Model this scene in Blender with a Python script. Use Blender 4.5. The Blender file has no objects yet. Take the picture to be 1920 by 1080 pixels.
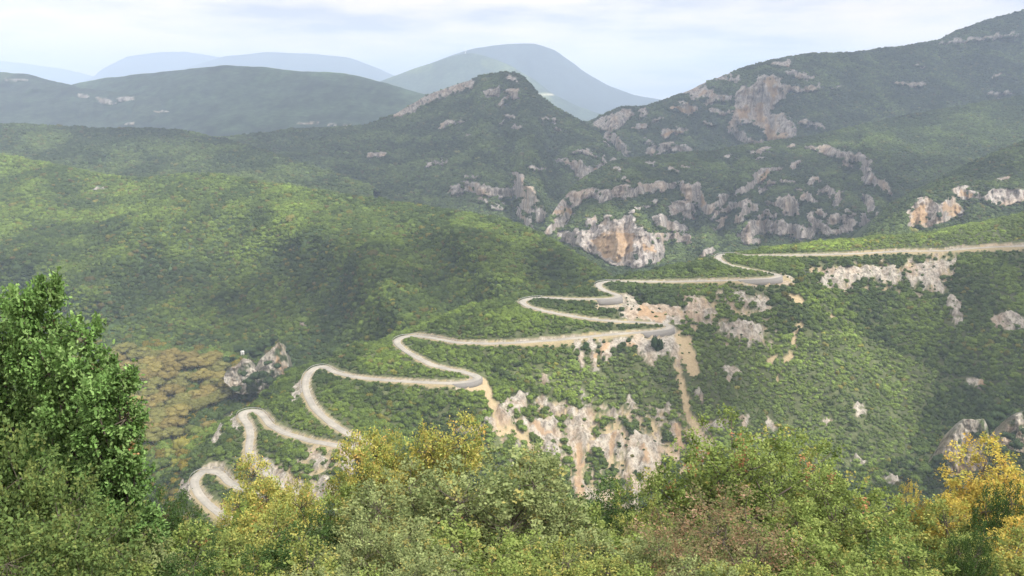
import bpy, math
import numpy as np
R = math.radians
rng = np.random.default_rng(7)
scn = bpy.context.scene
LINK = scn.collection.objects.link

# ---------------------------------------------------------------- camera model (eye point at the origin)
F = 1500.0; PITCH = R(12.8); CP, SP = math.cos(PITCH), math.sin(PITCH)
def pt(px, py, Y):
    px = np.asarray(px, float); py = np.asarray(py, float)
    a = (px - 960) / F; b = (540 - py) / F
    t = Y / (CP + SP * b)
    return np.stack([a * t, Y + 0 * a, (-SP + CP * b) * t], -1)
def proj(p):
    d = p[..., 1] * CP - p[..., 2] * SP
    d = np.where(np.abs(d) < 1e-3, 1e-3, d)
    return 960 + F * p[..., 0] / d, 540 - F * (p[..., 1] * SP + p[..., 2] * CP) / d

# ---------------------------------------------------------------- noise
def _h(i, j, k, s):
    n = (i * 374761393 + j * 668265263 + k * 2147483647 + s * 1274126177) & 0xFFFFFFFF
    n = ((n ^ (n >> 13)) * 1274126177) & 0xFFFFFFFF
    return ((n ^ (n >> 16)) & 0xFFFFFF) / float(0xFFFFFF)
def noise(x, y, s=0):
    x = np.asarray(x, float); y = np.asarray(y, float)
    i = np.floor(x).astype(np.int64); j = np.floor(y).astype(np.int64)
    u = x - i; v = y - j; u = u * u * u * (u * (u * 6 - 15) + 10); v = v * v * v * (v * (v * 6 - 15) + 10)
    z = np.zeros_like(i)
    a = _h(i, j, z, s); b = _h(i + 1, j, z, s); c = _h(i, j + 1, z, s); d = _h(i + 1, j + 1, z, s)
    return (a + (b - a) * u) * (1 - v) + (c + (d - c) * u) * v
def fbm(x, y, s=0, o=4, g=0.5):
    t = 0; a = 1; n = 0
    for k in range(o):
        t = t + a * (noise(x * 2 ** k + 17.3 * k, y * 2 ** k - 9.1 * k, s + k) * 2 - 1); n += a; a *= g
    return t / n
def ridged(x, y, s=0, o=4):
    t = 0; a = 1; n = 0
    for k in range(o):
        t = t + a * (1 - np.abs(noise(x * 2 ** k, y * 2 ** k, s + k) * 2 - 1) * 2); n += a; a *= .5
    return t / n

# ---------------------------------------------------------------- mesh helpers
def mesh_np(name, V, Fc, mat=None, attrs=None, smooth=False):
    me = bpy.data.meshes.new(name)
    V = np.asarray(V, np.float32).reshape(-1, 3); Fc = np.asarray(Fc, np.int32)
    n = Fc.shape[1]
    me.vertices.add(len(V)); me.vertices.foreach_set('co', V.ravel())
    me.loops.add(Fc.size); me.loops.foreach_set('vertex_index', Fc.ravel())
    me.polygons.add(len(Fc)); me.polygons.foreach_set('loop_start', np.arange(len(Fc), dtype=np.int32) * n)
    me.polygons.foreach_set('loop_total', np.full(len(Fc), n, np.int32))
    if smooth: me.polygons.foreach_set('use_smooth', np.ones(len(Fc), bool))
    me.update(calc_edges=True)
    for k, v in (attrs or {}).items():
        v = np.asarray(v, np.float32)
        if v.ndim == 2:
            at = me.attributes.new(k, 'FLOAT_COLOR', 'POINT')
            c = np.ones((len(V), 4), np.float32); c[:, :3] = v; at.data.foreach_set('color', c.ravel())
        else:
            at = me.attributes.new(k, 'FLOAT', 'POINT'); at.data.foreach_set('value', v.ravel())
    if mat: me.materials.append(mat)
    return me
def put(name, me, parent=None, loc=None, link=True):
    o = bpy.data.objects.new(name, me)
    if link: LINK(o)
    if parent: o.parent = parent
    if loc is not None: o.location = loc
    return o
def tag(o, label=None, cat=None, group=None, kind=None):
    if label: o['label'] = label
    if cat: o['category'] = cat
    if group: o['group'] = group
    if kind: o['kind'] = kind
    return o
def empty(name, loc, rz=0):
    o = bpy.data.objects.new(name, None); LINK(o); o.location = loc; o.rotation_euler = (0, 0, rz); o.empty_display_size = .3
    return o
def gridfaces(nu, nv):
    i = np.arange(nu * nv).reshape(nv, nu)
    return np.stack([i[:-1, :-1], i[:-1, 1:], i[1:, 1:], i[1:, :-1]], -1).reshape(-1, 4)

# ---------------------------------------------------------------- materials
def newmat(name):
    m = bpy.data.materials.new(name); m.use_nodes = True
    nt = m.node_tree; nt.nodes.clear()
    return m, nt, nt.nodes.new('ShaderNodeOutputMaterial')
def N(nt, t, **kw):
    n = nt.nodes.new(t)
    for k, v in kw.items():
        if k in n.inputs: n.inputs[k].default_value = v
        else: setattr(n, k, v)
    return n
def attr(nt, name, typ='GEOMETRY'):
    return N(nt, 'ShaderNodeAttribute', attribute_name=name, attribute_type=typ)
def mixc(nt, f, a, b, mode='MIX'):
    n = nt.nodes.new('ShaderNodeMix'); n.data_type = 'RGBA'; n.blend_type = mode
    for i, v in ((0, f), (6, a), (7, b)):
        if isinstance(v, (int, float)): n.inputs[i].default_value = v
        elif isinstance(v, tuple): n.inputs[i].default_value = (*v, 1)
        else: nt.links.new(v, n.inputs[i])
    return n.outputs[2]
def ramp(nt, src, stops):
    r = nt.nodes.new('ShaderNodeValToRGB'); e = r.color_ramp.elements
    while len(e) < len(stops): e.new(.5)
    for q, (p, c) in zip(e, stops): q.position = p; q.color = (*c, 1) if len(c) == 3 else c
    nt.links.new(src, r.inputs[0]); return r.outputs[0]
def noisen(nt, scale, detail=4, rough=.55, vec=None, sc=None):
    n = N(nt, 'ShaderNodeTexNoise', Scale=scale, Detail=detail, Roughness=rough)
    co = N(nt, 'ShaderNodeTexCoord').outputs['Object'] if vec is None else vec
    if sc:
        mp = N(nt, 'ShaderNodeMapping'); mp.inputs['Scale'].default_value = sc; nt.links.new(co, mp.inputs[0]); co = mp.outputs[0]
    nt.links.new(co, n.inputs['Vector']); return n.outputs[0]

def terrain_mat(name, ns=1.0, rockc=((.20, .18, .165), (.36, .34, .31), (.52, .50, .46)), soil=(.30, .21, .13)):
    """vegetated slope: attributes veg (colour), rock, ora (rusty), dirt"""
    m, nt, out = newmat(name)
    b = N(nt, 'ShaderNodeBsdfPrincipled', Roughness=.95); b.inputs['Specular IOR Level'].default_value = .1
    n1 = noisen(nt, .16 * ns, 6, .65); n2 = noisen(nt, .5 * ns, 5, .7); nv = noisen(nt, .22 * ns, 5, .7, sc=(1, 1, .22)); nb = noisen(nt, .035 * ns, 4)
    veg = mixc(nt, n2, attr(nt, 'veg').outputs[0], (1, 1, 1), 'MULTIPLY')
    vv = ramp(nt, n1, [(.3, (.45, .45, .45)), (.7, (1.45, 1.45, 1.45))])
    veg = mixc(nt, 1.0, attr(nt, 'veg').outputs[0], vv, 'MULTIPLY')
    rk = ramp(nt, nv, [(.34, rockc[0]), (.47, rockc[1]), (.60, rockc[2])])
    crack = ramp(nt, noisen(nt, .6 * ns, 6, .7, sc=(1, 1, .6)), [(.36, (.45, .45, .45)), (.5, (1, 1, 1))])
    rk = mixc(nt, 1.0, rk, crack, 'MULTIPLY')
    orc = ramp(nt, nv, [(.3, (.23, .16, .105)), (.55, (.36, .255, .16)), (.75, (.42, .335, .24))])
    of = N(nt, 'ShaderNodeMath', operation='MULTIPLY_ADD'); nt.links.new(attr(nt, 'ora').outputs['Fac'], of.inputs[0]); of.inputs[1].default_value = .85
    of2 = N(nt, 'ShaderNodeMath', operation='MULTIPLY'); of2.use_clamp = True
    nt.links.new(ramp(nt, nb, [(.5, (0, 0, 0)), (.62, (.45, .45, .45))]), of2.inputs[0]); of2.inputs[1].default_value = 1
    nt.links.new(of2.outputs[0], of.inputs[2]); of.use_clamp = True
    rk = mixc(nt, of.outputs[0], rk, orc)
    so = mixc(nt, n2, (soil[0] * .6, soil[1] * .6, soil[2] * .6), (soil[0] * 1.4, soil[1] * 1.4, soil[2] * 1.4))
    c = mixc(nt, attr(nt, 'dirt').outputs['Fac'], veg, so)
    c = mixc(nt, attr(nt, 'rock').outputs['Fac'], c, rk)
    nt.links.new(c, b.inputs['Base Color'])
    bp = N(nt, 'ShaderNodeBump', Strength=.6, Distance=1.6 / ns); nt.links.new(n2, bp.inputs['Height']); nt.links.new(bp.outputs[0], b.inputs['Normal'])
    nt.links.new(b.outputs[0], out.inputs[0]); return m

def leaf_mat(name, inst=True, trans=.25):
    m, nt, out = newmat(name)
    b = N(nt, 'ShaderNodeBsdfDiffuse'); tr = N(nt, 'ShaderNodeBsdfTranslucent'); mx = nt.nodes.new('ShaderNodeMixShader'); mx.inputs[0].default_value = trans
    if inst:
        c = mixc(nt, 1.0, attr(nt, 'tint', 'INSTANCER').outputs[0], attr(nt, 'col').outputs[0], 'MULTIPLY')
    else: c = attr(nt, 'col').outputs[0]
    nt.links.new(c, b.inputs[0]); nt.links.new(c, tr.inputs[0])
    nt.links.new(b.outputs[0], mx.inputs[1]); nt.links.new(tr.outputs[0], mx.inputs[2])
    nt.links.new(mx.outputs[0], out.inputs[0]); return m
def plain(name, c0, c1, scale=3., rough=.85, metal=0., bump=0.):
    m, nt, out = newmat(name)
    b = N(nt, 'ShaderNodeBsdfPrincipled', Roughness=rough, Metallic=metal)
    n = noisen(nt, scale, 5, .65); nt.links.new(mixc(nt, n, c0, c1), b.inputs['Base Color'])
    if bump:
        bp = N(nt, 'ShaderNodeBump', Strength=bump); nt.links.new(n, bp.inputs['Height']); nt.links.new(bp.outputs[0], b.inputs['Normal'])
    nt.links.new(b.outputs[0], out.inputs[0]); return m
M_bark = plain('bark', (.05, .04, .033), (.13, .11, .09), 9, .95, 0, .4)
M_leaf = leaf_mat('forest_leaves'); M_fg = leaf_mat('near_leaves', False, .35)
M_road, _nt, _o = newmat('pale_asphalt')
_b = N(_nt, 'ShaderNodeBsdfPrincipled', Roughness=.9)
_c = mixc(_nt, ramp(_nt, noisen(_nt, .09, 5, .6), [(.38, (0, 0, 0)), (.62, (1, 1, 1))]), (.235, .223, .198), (.32, .30, .262))
_c = mixc(_nt, 1.0, _c, attr(_nt, 'wear').outputs[0], 'MULTIPLY')
_c = mixc(_nt, ramp(_nt, noisen(_nt, .5, 4, .6), [(.58, (0, 0, 0)), (.64, (.6, .6, .6))]), _c, (.17, .165, .155))
_nt.links.new(_c, _b.inputs['Base Color']); _nt.links.new(_b.outputs[0], _o.inputs[0])
M_wall = plain('masonry', (.11, .108, .104), (.26, .25, .24), 1.6, .95, 0, .3)
M_steel = plain('galvanised_steel', (.42, .43, .44), (.55, .56, .57), 3, .5, .6)
M_white = plain('white_paint', (.72, .72, .70), (.82, .82, .80), 2, .6)
M_tile = plain('roof_tiles', (.35, .16, .10), (.45, .24, .16), 1, .9)

# ---------------------------------------------------------------- masks traced on the slopes (x, y in 1920x1080)
def sd_shapes(px, py, shapes):
    """soft 0..1 mask of ('p',points) polygons and ('l',width,points) strokes"""
    m = np.zeros(px.shape)
    for s in shapes:
        P = np.array(s[-1], float); w = s[1] / 2 if s[0] == 'l' else 0
        pad = w + 3
        sel = (px > P[:, 0].min() - pad) & (px < P[:, 0].max() + pad) & (py > P[:, 1].min() - pad) & (py < P[:, 1].max() + pad)
        if not sel.any(): continue
        x = px[sel]; y = py[sel]; d = np.full(x.shape, 1e9)
        seg = list(zip(P, np.roll(P, -1, 0))) if s[0] == 'p' else (list(zip(P[:-1], P[1:])) or [(P[0], P[0] + .01)])
        ins = np.zeros(x.shape, bool)
        for a, b in seg:
            ab = b - a; t = np.clip(((x - a[0]) * ab[0] + (y - a[1]) * ab[1]) / (ab @ ab + 1e-9), 0, 1)
            d = np.minimum(d, np.hypot(x - a[0] - t * ab[0], y - a[1] - t * ab[1]))
            if s[0] == 'p': ins ^= ((a[1] > y) != (b[1] > y)) & (x < ab[0] * (y - a[1]) / (ab[1] + 1e-9) + a[0])
        v = np.where(ins, d, -d) if s[0] == 'p' else w - d
        m[sel] = np.maximum(m[sel], np.clip(v / 1.6 + .5, 0, 1))
    return m
def dist_to(x, y, P):
    d = np.full(x.shape, 1e9); P = np.array(P, float)
    for a, b in zip(P[:-1], P[1:]):
        ab = b - a; t = np.clip(((x - a[0]) * ab[0] + (y - a[1]) * ab[1]) / (ab @ ab + 1e-9), 0, 1); d = np.minimum(d, np.hypot(x - a[0] - t * ab[0], y - a[1] - t * ab[1]))
    return d
def mask(px, py, shapes, jit=5., sc=11., s=0, holes=.0, hs=8.):
    jx = px + jit * fbm(px / sc, py / sc, s + 50, 3) * 1.6; jy = py + jit * fbm(px / sc, py / sc, s + 60, 3) * 1.6
    m = sd_shapes(jx, jy, shapes)
    if holes > 0:
        m = m * np.clip((.55 * fbm(px / hs / 1.9, py / hs * 1.5, s + 70, 3, .6) + .6 * fbm(px / hs * 1.6, py / hs / 2., s + 75, 3, .6) + .8 - 1.75 * holes) * 5, 0, 1)
    return m
PEAK_ROCK = [('l', 13, [(740, 214), (770, 202), (800, 186), (850, 168), (880, 158)]), ('p', [(905, 184), (908, 172), (925, 162), (942, 163), (935, 180)]), ('p', [(942, 166), (975, 168), (975, 186), (962, 188), (955, 178)]),
    ('p', [(945, 142), (968, 143), (969, 153), (950, 151)]), ('l', 8, [(948, 184), (936, 198)]), ('l', 6, [(962, 236), (978, 237)]), ('l', 6, [(935, 236), (940, 230)]), ('l', 5, [(950, 218), (965, 222)]), ('l', 5, [(1018, 224), (1042, 226)]),
    ('l', 6, [(1040, 240), (1050, 243)]), ('l', 8, [(830, 236), (848, 232), (868, 227)]), ('l', 8, [(800, 309), (818, 304), (836, 306)]), ('l', 4, [(873, 255), (884, 257)]),
    ('l', 15, [(853, 357), (880, 349), (900, 356), (925, 361), (960, 365), (990, 360)]), ('l', 9, [(898, 374), (912, 378)]), ('l', 9, [(925, 388), (940, 390)]), ('l', 16, [(970, 355), (990, 358), (998, 375)]),
    ('l', 8, [(1045, 302), (1070, 308)]), ('l', 20, [(1082, 312), (1097, 335)]), ('l', 14, [(1112, 322), (1135, 316), (1150, 308)]), ('l', 6, [(1130, 298), (1136, 312)]), ('l', 5, [(1072, 287), (1090, 282)]), ('l', 6, [(1098, 285), (1116, 292)]),
    ('l', 13, [(970, 330), (972, 338)]), ('l', 6, [(990, 315), (1022, 317)]), ('l', 18, [(985, 385), (1005, 395), (1013, 408)]), ('l', 10, [(972, 398), (985, 412)]), ('l', 14, [(988, 415), (1002, 440), (1015, 455)]), ('l', 5, [(868, 332), (900, 331)]),
    ('l', 7, [(690, 292), (722, 290)]), ('l', 4, [(1130, 262), (1142, 270)])]
R_ROCK = [('p', [(1372, 178), (1395, 165), (1412, 158), (1422, 145), (1440, 139), (1465, 147), (1476, 163), (1470, 185), (1450, 198), (1446, 214), (1482, 214), (1492, 238), (1495, 258), (1470, 264), (1436, 267), (1424, 242), (1400, 234), (1368, 232), (1370, 208), (1376, 190)]),
    ('l', 9, [(1478, 134), (1500, 142), (1520, 146)]), ('l', 9, [(1478, 166), (1510, 167), (1536, 163)]), ('p', [(1250, 207), (1262, 196), (1285, 192), (1312, 197), (1305, 212), (1290, 214), (1272, 207)]), ('l', 17, [(1303, 178), (1320, 174), (1332, 176)]), ('l', 10, [(1328, 190), (1348, 184), (1366, 187)]),
    ('l', 10, [(1345, 142), (1362, 148), (1378, 147)]), ('l', 10, [(1282, 172), (1300, 163), (1315, 155)]), ('p', [(1104, 232), (1122, 222), (1140, 214), (1165, 204), (1188, 208), (1180, 224), (1168, 240), (1150, 246), (1125, 246)]),
    ('l', 15, [(1142, 255), (1158, 268), (1170, 286)]), ('l', 10, [(1198, 218), (1212, 209)]), ('l', 8, [(1188, 240), (1215, 236)]), ('l', 11, [(1245, 252), (1262, 246), (1282, 245)]), ('l', 15, [(1218, 284), (1240, 277), (1262, 276), (1286, 282)]), ('l', 9, [(1335, 206), (1360, 212)]),
    ('l', 17, [(1372, 240), (1385, 252), (1396, 262)]), ('l', 8, [(1500, 230), (1522, 233), (1546, 240)]), ('l', 6, [(1762, 82), (1800, 77), (1840, 73), (1905, 64)]), ('l', 7, [(1680, 156), (1705, 160), (1735, 158)]), ('l', 8, [(1853, 176), (1872, 178), (1892, 173)]), ('l', 8, [(1866, 146), (1876, 138)]),
    ('l', 4, [(1560, 164), (1575, 165)]), ('l', 3, [(1715, 123), (1735, 125)]), ('l', 9, [(1450, 120), (1480, 118)]), ('l', 5, [(1205, 262), (1222, 268)]), ('l', 5, [(1320, 230), (1340, 236)]), ('l', 12, [(1400, 262), (1425, 268)]), ('l', 6, [(1225, 228), (1238, 222)])]
R_ORA = [('l', 15, [(1392, 214), (1400, 205)]), ('l', 13, [(1425, 195), (1428, 225)]), ('l', 16, [(1440, 245), (1450, 258), (1470, 256)]), ('l', 12, [(1440, 150), (1455, 175)]), ('l', 12, [(1255, 205), (1295, 208)]), ('l', 10, [(1315, 178), (1320, 172)]), ('l', 7, [(1250, 252), (1275, 249)])]
E_ROCK = [('l', 14, [(1088, 366), (1108, 361), (1130, 369), (1150, 362), (1176, 356)]), ('l', 14, [(1172, 364), (1200, 356), (1230, 350), (1258, 348)]), ('l', 10, [(1068, 366), (1080, 364)]), ('l', 14, [(1080, 372), (1078, 380)]), ('l', 14, [(1052, 384), (1040, 396), (1030, 396)]),
    ('l', 13, [(1066, 396), (1058, 408), (1048, 422)]), ('l', 12, [(1042, 424), (1030, 434)]), ('l', 13, [(1108, 416), (1118, 430)]), ('l', 11, [(1138, 410), (1130, 425), (1150, 420)]), ('p', [(1248, 388), (1262, 376), (1296, 375), (1306, 390), (1305, 414), (1288, 414), (1272, 402), (1252, 406)]),
    ('p', [(1220, 410), (1240, 401), (1252, 415), (1292, 424), (1282, 438), (1252, 432), (1230, 426)]), ('l', 13, [(1282, 350), (1288, 364), (1306, 352)]), ('l', 16, [(1310, 372), (1320, 386)]), ('l', 5, [(1180, 398), (1200, 392), (1215, 386), (1232, 378)]),
    ('p', [(1036, 438), (1070, 433), (1102, 430), (1140, 427), (1158, 412), (1195, 420), (1225, 440), (1245, 452), (1246, 472), (1240, 490), (1200, 503), (1150, 499), (1122, 482), (1085, 464), (1050, 452)]), ('l', 12, [(1228, 448), (1255, 444), (1290, 450)]),
    ('p', [(1406, 336), (1412, 324), (1426, 316), (1440, 315), (1478, 306), (1462, 318), (1446, 324), (1436, 337), (1420, 345)]), ('l', 9, [(1380, 364), (1388, 354), (1412, 347)]), ('l', 7, [(1428, 358), (1438, 346), (1450, 340)]), ('l', 6, [(1486, 312), (1496, 304)]),
    ('p', [(1428, 378), (1450, 374), (1478, 366), (1497, 372), (1499, 406), (1470, 406), (1462, 390), (1440, 384)]), ('l', 9, [(1503, 374), (1512, 366), (1526, 380)]), ('l', 9, [(1424, 406), (1436, 399), (1450, 404)]), ('l', 19, [(1396, 442), (1410, 428), (1440, 424), (1480, 430), (1515, 438)]),
    ('l', 14, [(1520, 432), (1532, 422), (1552, 434)]), ('l', 12, [(1558, 414), (1575, 408), (1598, 420)]), ('p', [(1610, 402), (1624, 396), (1640, 424), (1622, 430), (1608, 426)]), ('l', 10, [(1647, 404), (1655, 424)]), ('l', 12, [(1562, 436), (1588, 430)]), ('l', 9, [(1618, 366), (1628, 376), (1632, 394)]),
    ('l', 10, [(1562, 372), (1574, 364), (1568, 382)]), ('l', 9, [(1536, 360), (1555, 354), (1557, 366)]), ('l', 8, [(1520, 342), (1532, 336)]), ('l', 12, [(1540, 280), (1570, 288), (1600, 294), (1626, 304)]), ('l', 9, [(1582, 304), (1590, 310)]), ('l', 10, [(1618, 316), (1632, 326)]), ('l', 11, [(1622, 338), (1640, 338), (1655, 348), (1666, 362)]),
    ('l', 4, [(1478, 276), (1490, 274)]), ('l', 5, [(1512, 275), (1532, 279)]), ('l', 5, [(1410, 288), (1425, 283), (1443, 281)]), ('l', 5, [(1412, 298), (1426, 295)]), ('l', 3, [(1360, 295), (1383, 295)]), ('l', 10, [(1328, 396), (1346, 384), (1358, 370)]), ('l', 10, [(1356, 396), (1372, 388), (1398, 380)]), ('l', 9, [(1342, 430), (1358, 412)]),
    ('l', 12, [(1386, 412), (1398, 396), (1412, 388)]), ('l', 7, [(1335, 410), (1345, 402)]), ('l', 6, [(1465, 340), (1472, 338)]), ('l', 6, [(1480, 343), (1487, 342)]), ('l', 6, [(1490, 352), (1502, 356)]), ('l', 10, [(1518, 402), (1522, 414)]), ('l', 8, [(1532, 398), (1542, 402)]), ('l', 8, [(1588, 395), (1596, 402)]), ('l', 5, [(1255, 318), (1270, 322)]),
    ('l', 4, [(1150, 318), (1166, 320)]), ('l', 4, [(1155, 336), (1180, 337)]), ('l', 4, [(1215, 306), (1232, 308)]), ('l', 5, [(1278, 312), (1288, 316)]), ('l', 8, [(1320, 478), (1335, 470)]), ('l', 9, [(1395, 455), (1420, 452)]), ('l', 7, [(1290, 375), (1300, 368)]), ('l', 12, [(1168, 418), (1185, 410)])]
E_ORA = [('p', [(1108, 450), (1140, 436), (1190, 440), (1185, 470), (1160, 492), (1130, 482)]), ('l', 9, [(1296, 412), (1300, 416)]), ('l', 8, [(1070, 396), (1040, 396)]), ('l', 9, [(1430, 330), (1440, 322)]), ('l', 9, [(1316, 372), (1320, 384)]), ('l', 8, [(1210, 462), (1228, 470)])]
E2_ROCK = [('p', [(1695, 428), (1700, 398), (1712, 380), (1722, 374), (1744, 370), (1760, 384), (1780, 366), (1792, 374), (1804, 388), (1806, 402), (1782, 414), (1740, 427)]), ('p', [(1783, 354), (1800, 348), (1815, 350), (1830, 362), (1848, 366), (1860, 354), (1900, 352), (1925, 357), (1922, 378), (1880, 388), (1856, 384), (1830, 374), (1806, 378)]), ('l', 6, [(1870, 338), (1890, 332)]), ('l', 5, [(1755, 322), (1775, 326)])]
E2_ORA = [('p', [(1708, 402), (1726, 382), (1738, 388), (1732, 420), (1712, 422)]), ('l', 16, [(1775, 392), (1795, 392)]), ('l', 8, [(1800, 360), (1820, 364)])]
L_ROCK = [('l', 5, [(168, 352), (200, 353)]), ('l', 5, [(455, 582), (462, 590)]), ('l', 4, [(178, 268), (190, 270)]), ('l', 6, [(985, 512), (1010, 518)]), ('l', 5, [(945, 526), (960, 536)]), ('l', 5, [(905, 400), (915, 402)]), ('l', 6, [(960, 402), (975, 408)]), ('l', 4, [(560, 606), (572, 610)])]
B_ROCK = [('p', [(1120, 642), (1165, 636), (1262, 628), (1278, 650), (1276, 690), (1262, 668), (1240, 672), (1222, 690), (1202, 662), (1182, 650), (1160, 648), (1147, 672), (1132, 676)]), ('l', 7, [(1086, 642), (1090, 692)]), ('l', 8, [(1110, 644), (1115, 690)]),
    ('p', [(930, 770), (945, 755), (965, 744), (989, 738), (986, 764), (965, 780), (945, 800)]), ('l', 12, [(912, 800), (925, 790)]), ('p', [(1058, 786), (1105, 778), (1108, 820), (1096, 860), (1092, 893), (1084, 893), (1078, 850), (1062, 832)]), ('p', [(976, 782), (1000, 792), (1038, 783), (1052, 810), (1048, 842), (1038, 858), (1020, 846), (1012, 820), (990, 806)]),
    ('l', 9, [(1013, 746), (1038, 768), (1080, 770)]), ('l', 10, [(1098, 764), (1086, 795)]), ('p', [(1106, 824), (1125, 814), (1166, 812), (1172, 832), (1160, 854), (1140, 860), (1106, 850)]), ('p', [(1172, 824), (1190, 816), (1216, 814), (1242, 840), (1242, 872), (1218, 887), (1196, 887), (1176, 880)]),
    ('p', [(1076, 890), (1094, 898), (1106, 922), (1106, 950), (1086, 962), (1076, 930)]), ('l', 11, [(1112, 926), (1124, 950)]), ('p', [(1168, 884), (1188, 893), (1200, 916), (1198, 952), (1180, 946), (1172, 916)]), ('l', 12, [(1210, 892), (1225, 886)]), ('l', 12, [(1264, 798), (1274, 842)]), ('p', [(1284, 812), (1318, 814), (1330, 838), (1312, 860), (1294, 842)]),
    ('l', 7, [(1322, 800), (1345, 797), (1366, 794)]), ('p', [(1528, 510), (1560, 504), (1600, 499), (1632, 510), (1642, 522), (1602, 530), (1560, 542), (1540, 532)]), ('p', [(1612, 502), (1680, 500), (1692, 520), (1682, 542), (1652, 532)]), ('p', [(1690, 502), (1740, 490), (1792, 484), (1798, 500), (1762, 512), (1770, 546), (1738, 542), (1702, 536)]),
    ('p', [(1372, 548), (1440, 553), (1446, 592), (1424, 587), (1386, 568)]), ('p', [(1278, 560), (1320, 562), (1348, 590), (1320, 602), (1288, 592)]), ('p', [(1342, 612), (1390, 603), (1432, 614), (1426, 640), (1402, 648), (1370, 632)]), ('p', [(1354, 692), (1370, 684), (1390, 696), (1386, 714), (1356, 714)]),
    ('p', [(1778, 556), (1806, 566), (1806, 606), (1790, 610), (1774, 582)]), ('p', [(1852, 596), (1900, 590), (1930, 600), (1925, 617), (1860, 617)]), ('l', 9, [(1822, 716), (1846, 726)]), ('l', 8, [(1608, 766), (1616, 774)]), ('l', 5, [(1606, 755), (1611, 762)]), ('l', 5, [(1548, 790), (1552, 794)]), ('l', 6, [(1604, 860), (1612, 866)]), ('l', 6, [(1665, 896), (1680, 901)]),
    ('p', [(1164, 588), (1196, 566), (1236, 572), (1276, 578), (1290, 604), (1270, 608), (1230, 603), (1160, 599)]), ('l', 9, [(436, 784), (443, 800)]), ('l', 9, [(415, 802), (398, 832)]), ('p', [(543, 764), (546, 724), (562, 712), (568, 736), (556, 752)]), ('l', 7, [(490, 746), (508, 740)]), ('p', [(582, 850), (600, 840), (612, 868), (594, 884)]), ('l', 16, [(607, 900), (616, 925)]), ('l', 16, [(648, 850), (655, 890)]),
    ('l', 14, [(556, 905), (570, 920), (600, 925)]), ('l', 12, [(500, 870), (520, 885), (545, 900)]), ('l', 12, [(345, 905), (352, 930)]), ('l', 6, [(880, 712), (886, 716)]), ('l', 10, [(1018, 712), (1022, 718)]), ('l', 6, [(1148, 766), (1152, 780)]), ('l', 8, [(1235, 770), (1240, 780)]), ('l', 6, [(1440, 790), (1448, 800)]), ('l', 7, [(1395, 785), (1400, 792)]), ('l', 7, [(1405, 822), (1435, 830)]),
    ('l', 10, [(865, 805), (895, 812)]), ('l', 5, [(1310, 735), (1316, 748)]), ('l', 7, [(1090, 735), (1092, 745)]), ('l', 6, [(1180, 750), (1186, 760)]), ('l', 8, [(1250, 760), (1252, 772)]), ('l', 5, [(970, 835), (960, 862)])]
B_DIRT = [('l', 10, [(1270, 625), (1268, 670), (1275, 705), (1283, 740), (1290, 775), (1305, 800), (1318, 828)]), ('l', 24, [(1286, 655), (1300, 692)]), ('l', 13, [(912, 722), (918, 745), (930, 775), (940, 810)]), ('l', 6, [(945, 790), (960, 815)]), ('l', 8, [(1143, 800), (1146, 866)]), ('l', 7, [(958, 795), (985, 820), (1010, 850)]), ('l', 8, [(1095, 795), (1112, 815), (1104, 845)]), ('l', 7, [(1222, 790), (1232, 822)]), ('l', 6, [(1040, 780), (1062, 770)]), ('l', 7, [(1160, 860), (1185, 882)]), ('l', 6, [(1250, 830), (1262, 860)]), ('l', 11, [(1485, 552), (1500, 562)]),
    ('l', 8, [(1501, 607), (1490, 625), (1488, 648)]), ('l', 8, [(1482, 662), (1474, 676)]), ('l', 5, [(1460, 700), (1456, 710)]), ('l', 7, [(1450, 668), (1446, 680)]), ('l', 22, [(880, 720), (905, 722)]), ('l', 6, [(1560, 590), (1563, 596)]), ('l', 8, [(1216, 855), (1222, 850)]), ('l', 8, [(1085, 850), (1088, 885)]), ('p', [(1272, 628), (1290, 625), (1300, 640), (1292, 655), (1278, 650)])]
B_ORA = [('l', 14, [(1085, 840), (1088, 950)]), ('l', 10, [(1000, 800), (1030, 815)]), ('l', 10, [(1150, 820), (1145, 850)]), ('l', 14, [(1140, 640), (1120, 670)]), ('l', 12, [(1205, 845), (1212, 870)]), ('l', 16, [(1205, 585), (1240, 598)]), ('l', 14, [(1270, 800), (1275, 840)]), ('l', 9, [(1840, 722), (1848, 728)]), ('l', 12, [(1180, 640), (1185, 650)])]

# ---------------------------------------------------------------- crowns used by the forests
def ico(sub):
    t = (1 + 5 ** .5) / 2
    V = np.array([(-1, t, 0), (1, t, 0), (-1, -t, 0), (1, -t, 0), (0, -1, t), (0, 1, t), (0, -1, -t), (0, 1, -t), (t, 0, -1), (t, 0, 1), (-t, 0, -1), (-t, 0, 1)], float)
    Fc = [(0, 11, 5), (0, 5, 1), (0, 1, 7), (0, 7, 10), (0, 10, 11), (1, 5, 9), (5, 11, 4), (11, 10, 2), (10, 7, 6), (7, 1, 8), (3, 9, 4), (3, 4, 2), (3, 2, 6), (3, 6, 8), (3, 8, 9), (4, 9, 5), (2, 4, 11), (6, 2, 10), (8, 6, 7), (9, 8, 1)]
    V = [v / np.linalg.norm(v) for v in V]
    for _ in range(sub):
        c = {}; G = []
        def mid(a, b):
            k = (min(a, b), max(a, b))
            if k not in c: q = V[a] + V[b]; V.append(q / np.linalg.norm(q)); c[k] = len(V) - 1
            return c[k]
        for a, b, d in Fc:
            x, y, z = mid(a, b), mid(b, d), mid(d, a); G += [(a, x, z), (b, y, x), (d, z, y), (x, y, z)]
        Fc = G
    return np.array(V), np.array(Fc)
ICO1 = ico(1); ICO0 = ico(0)
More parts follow.
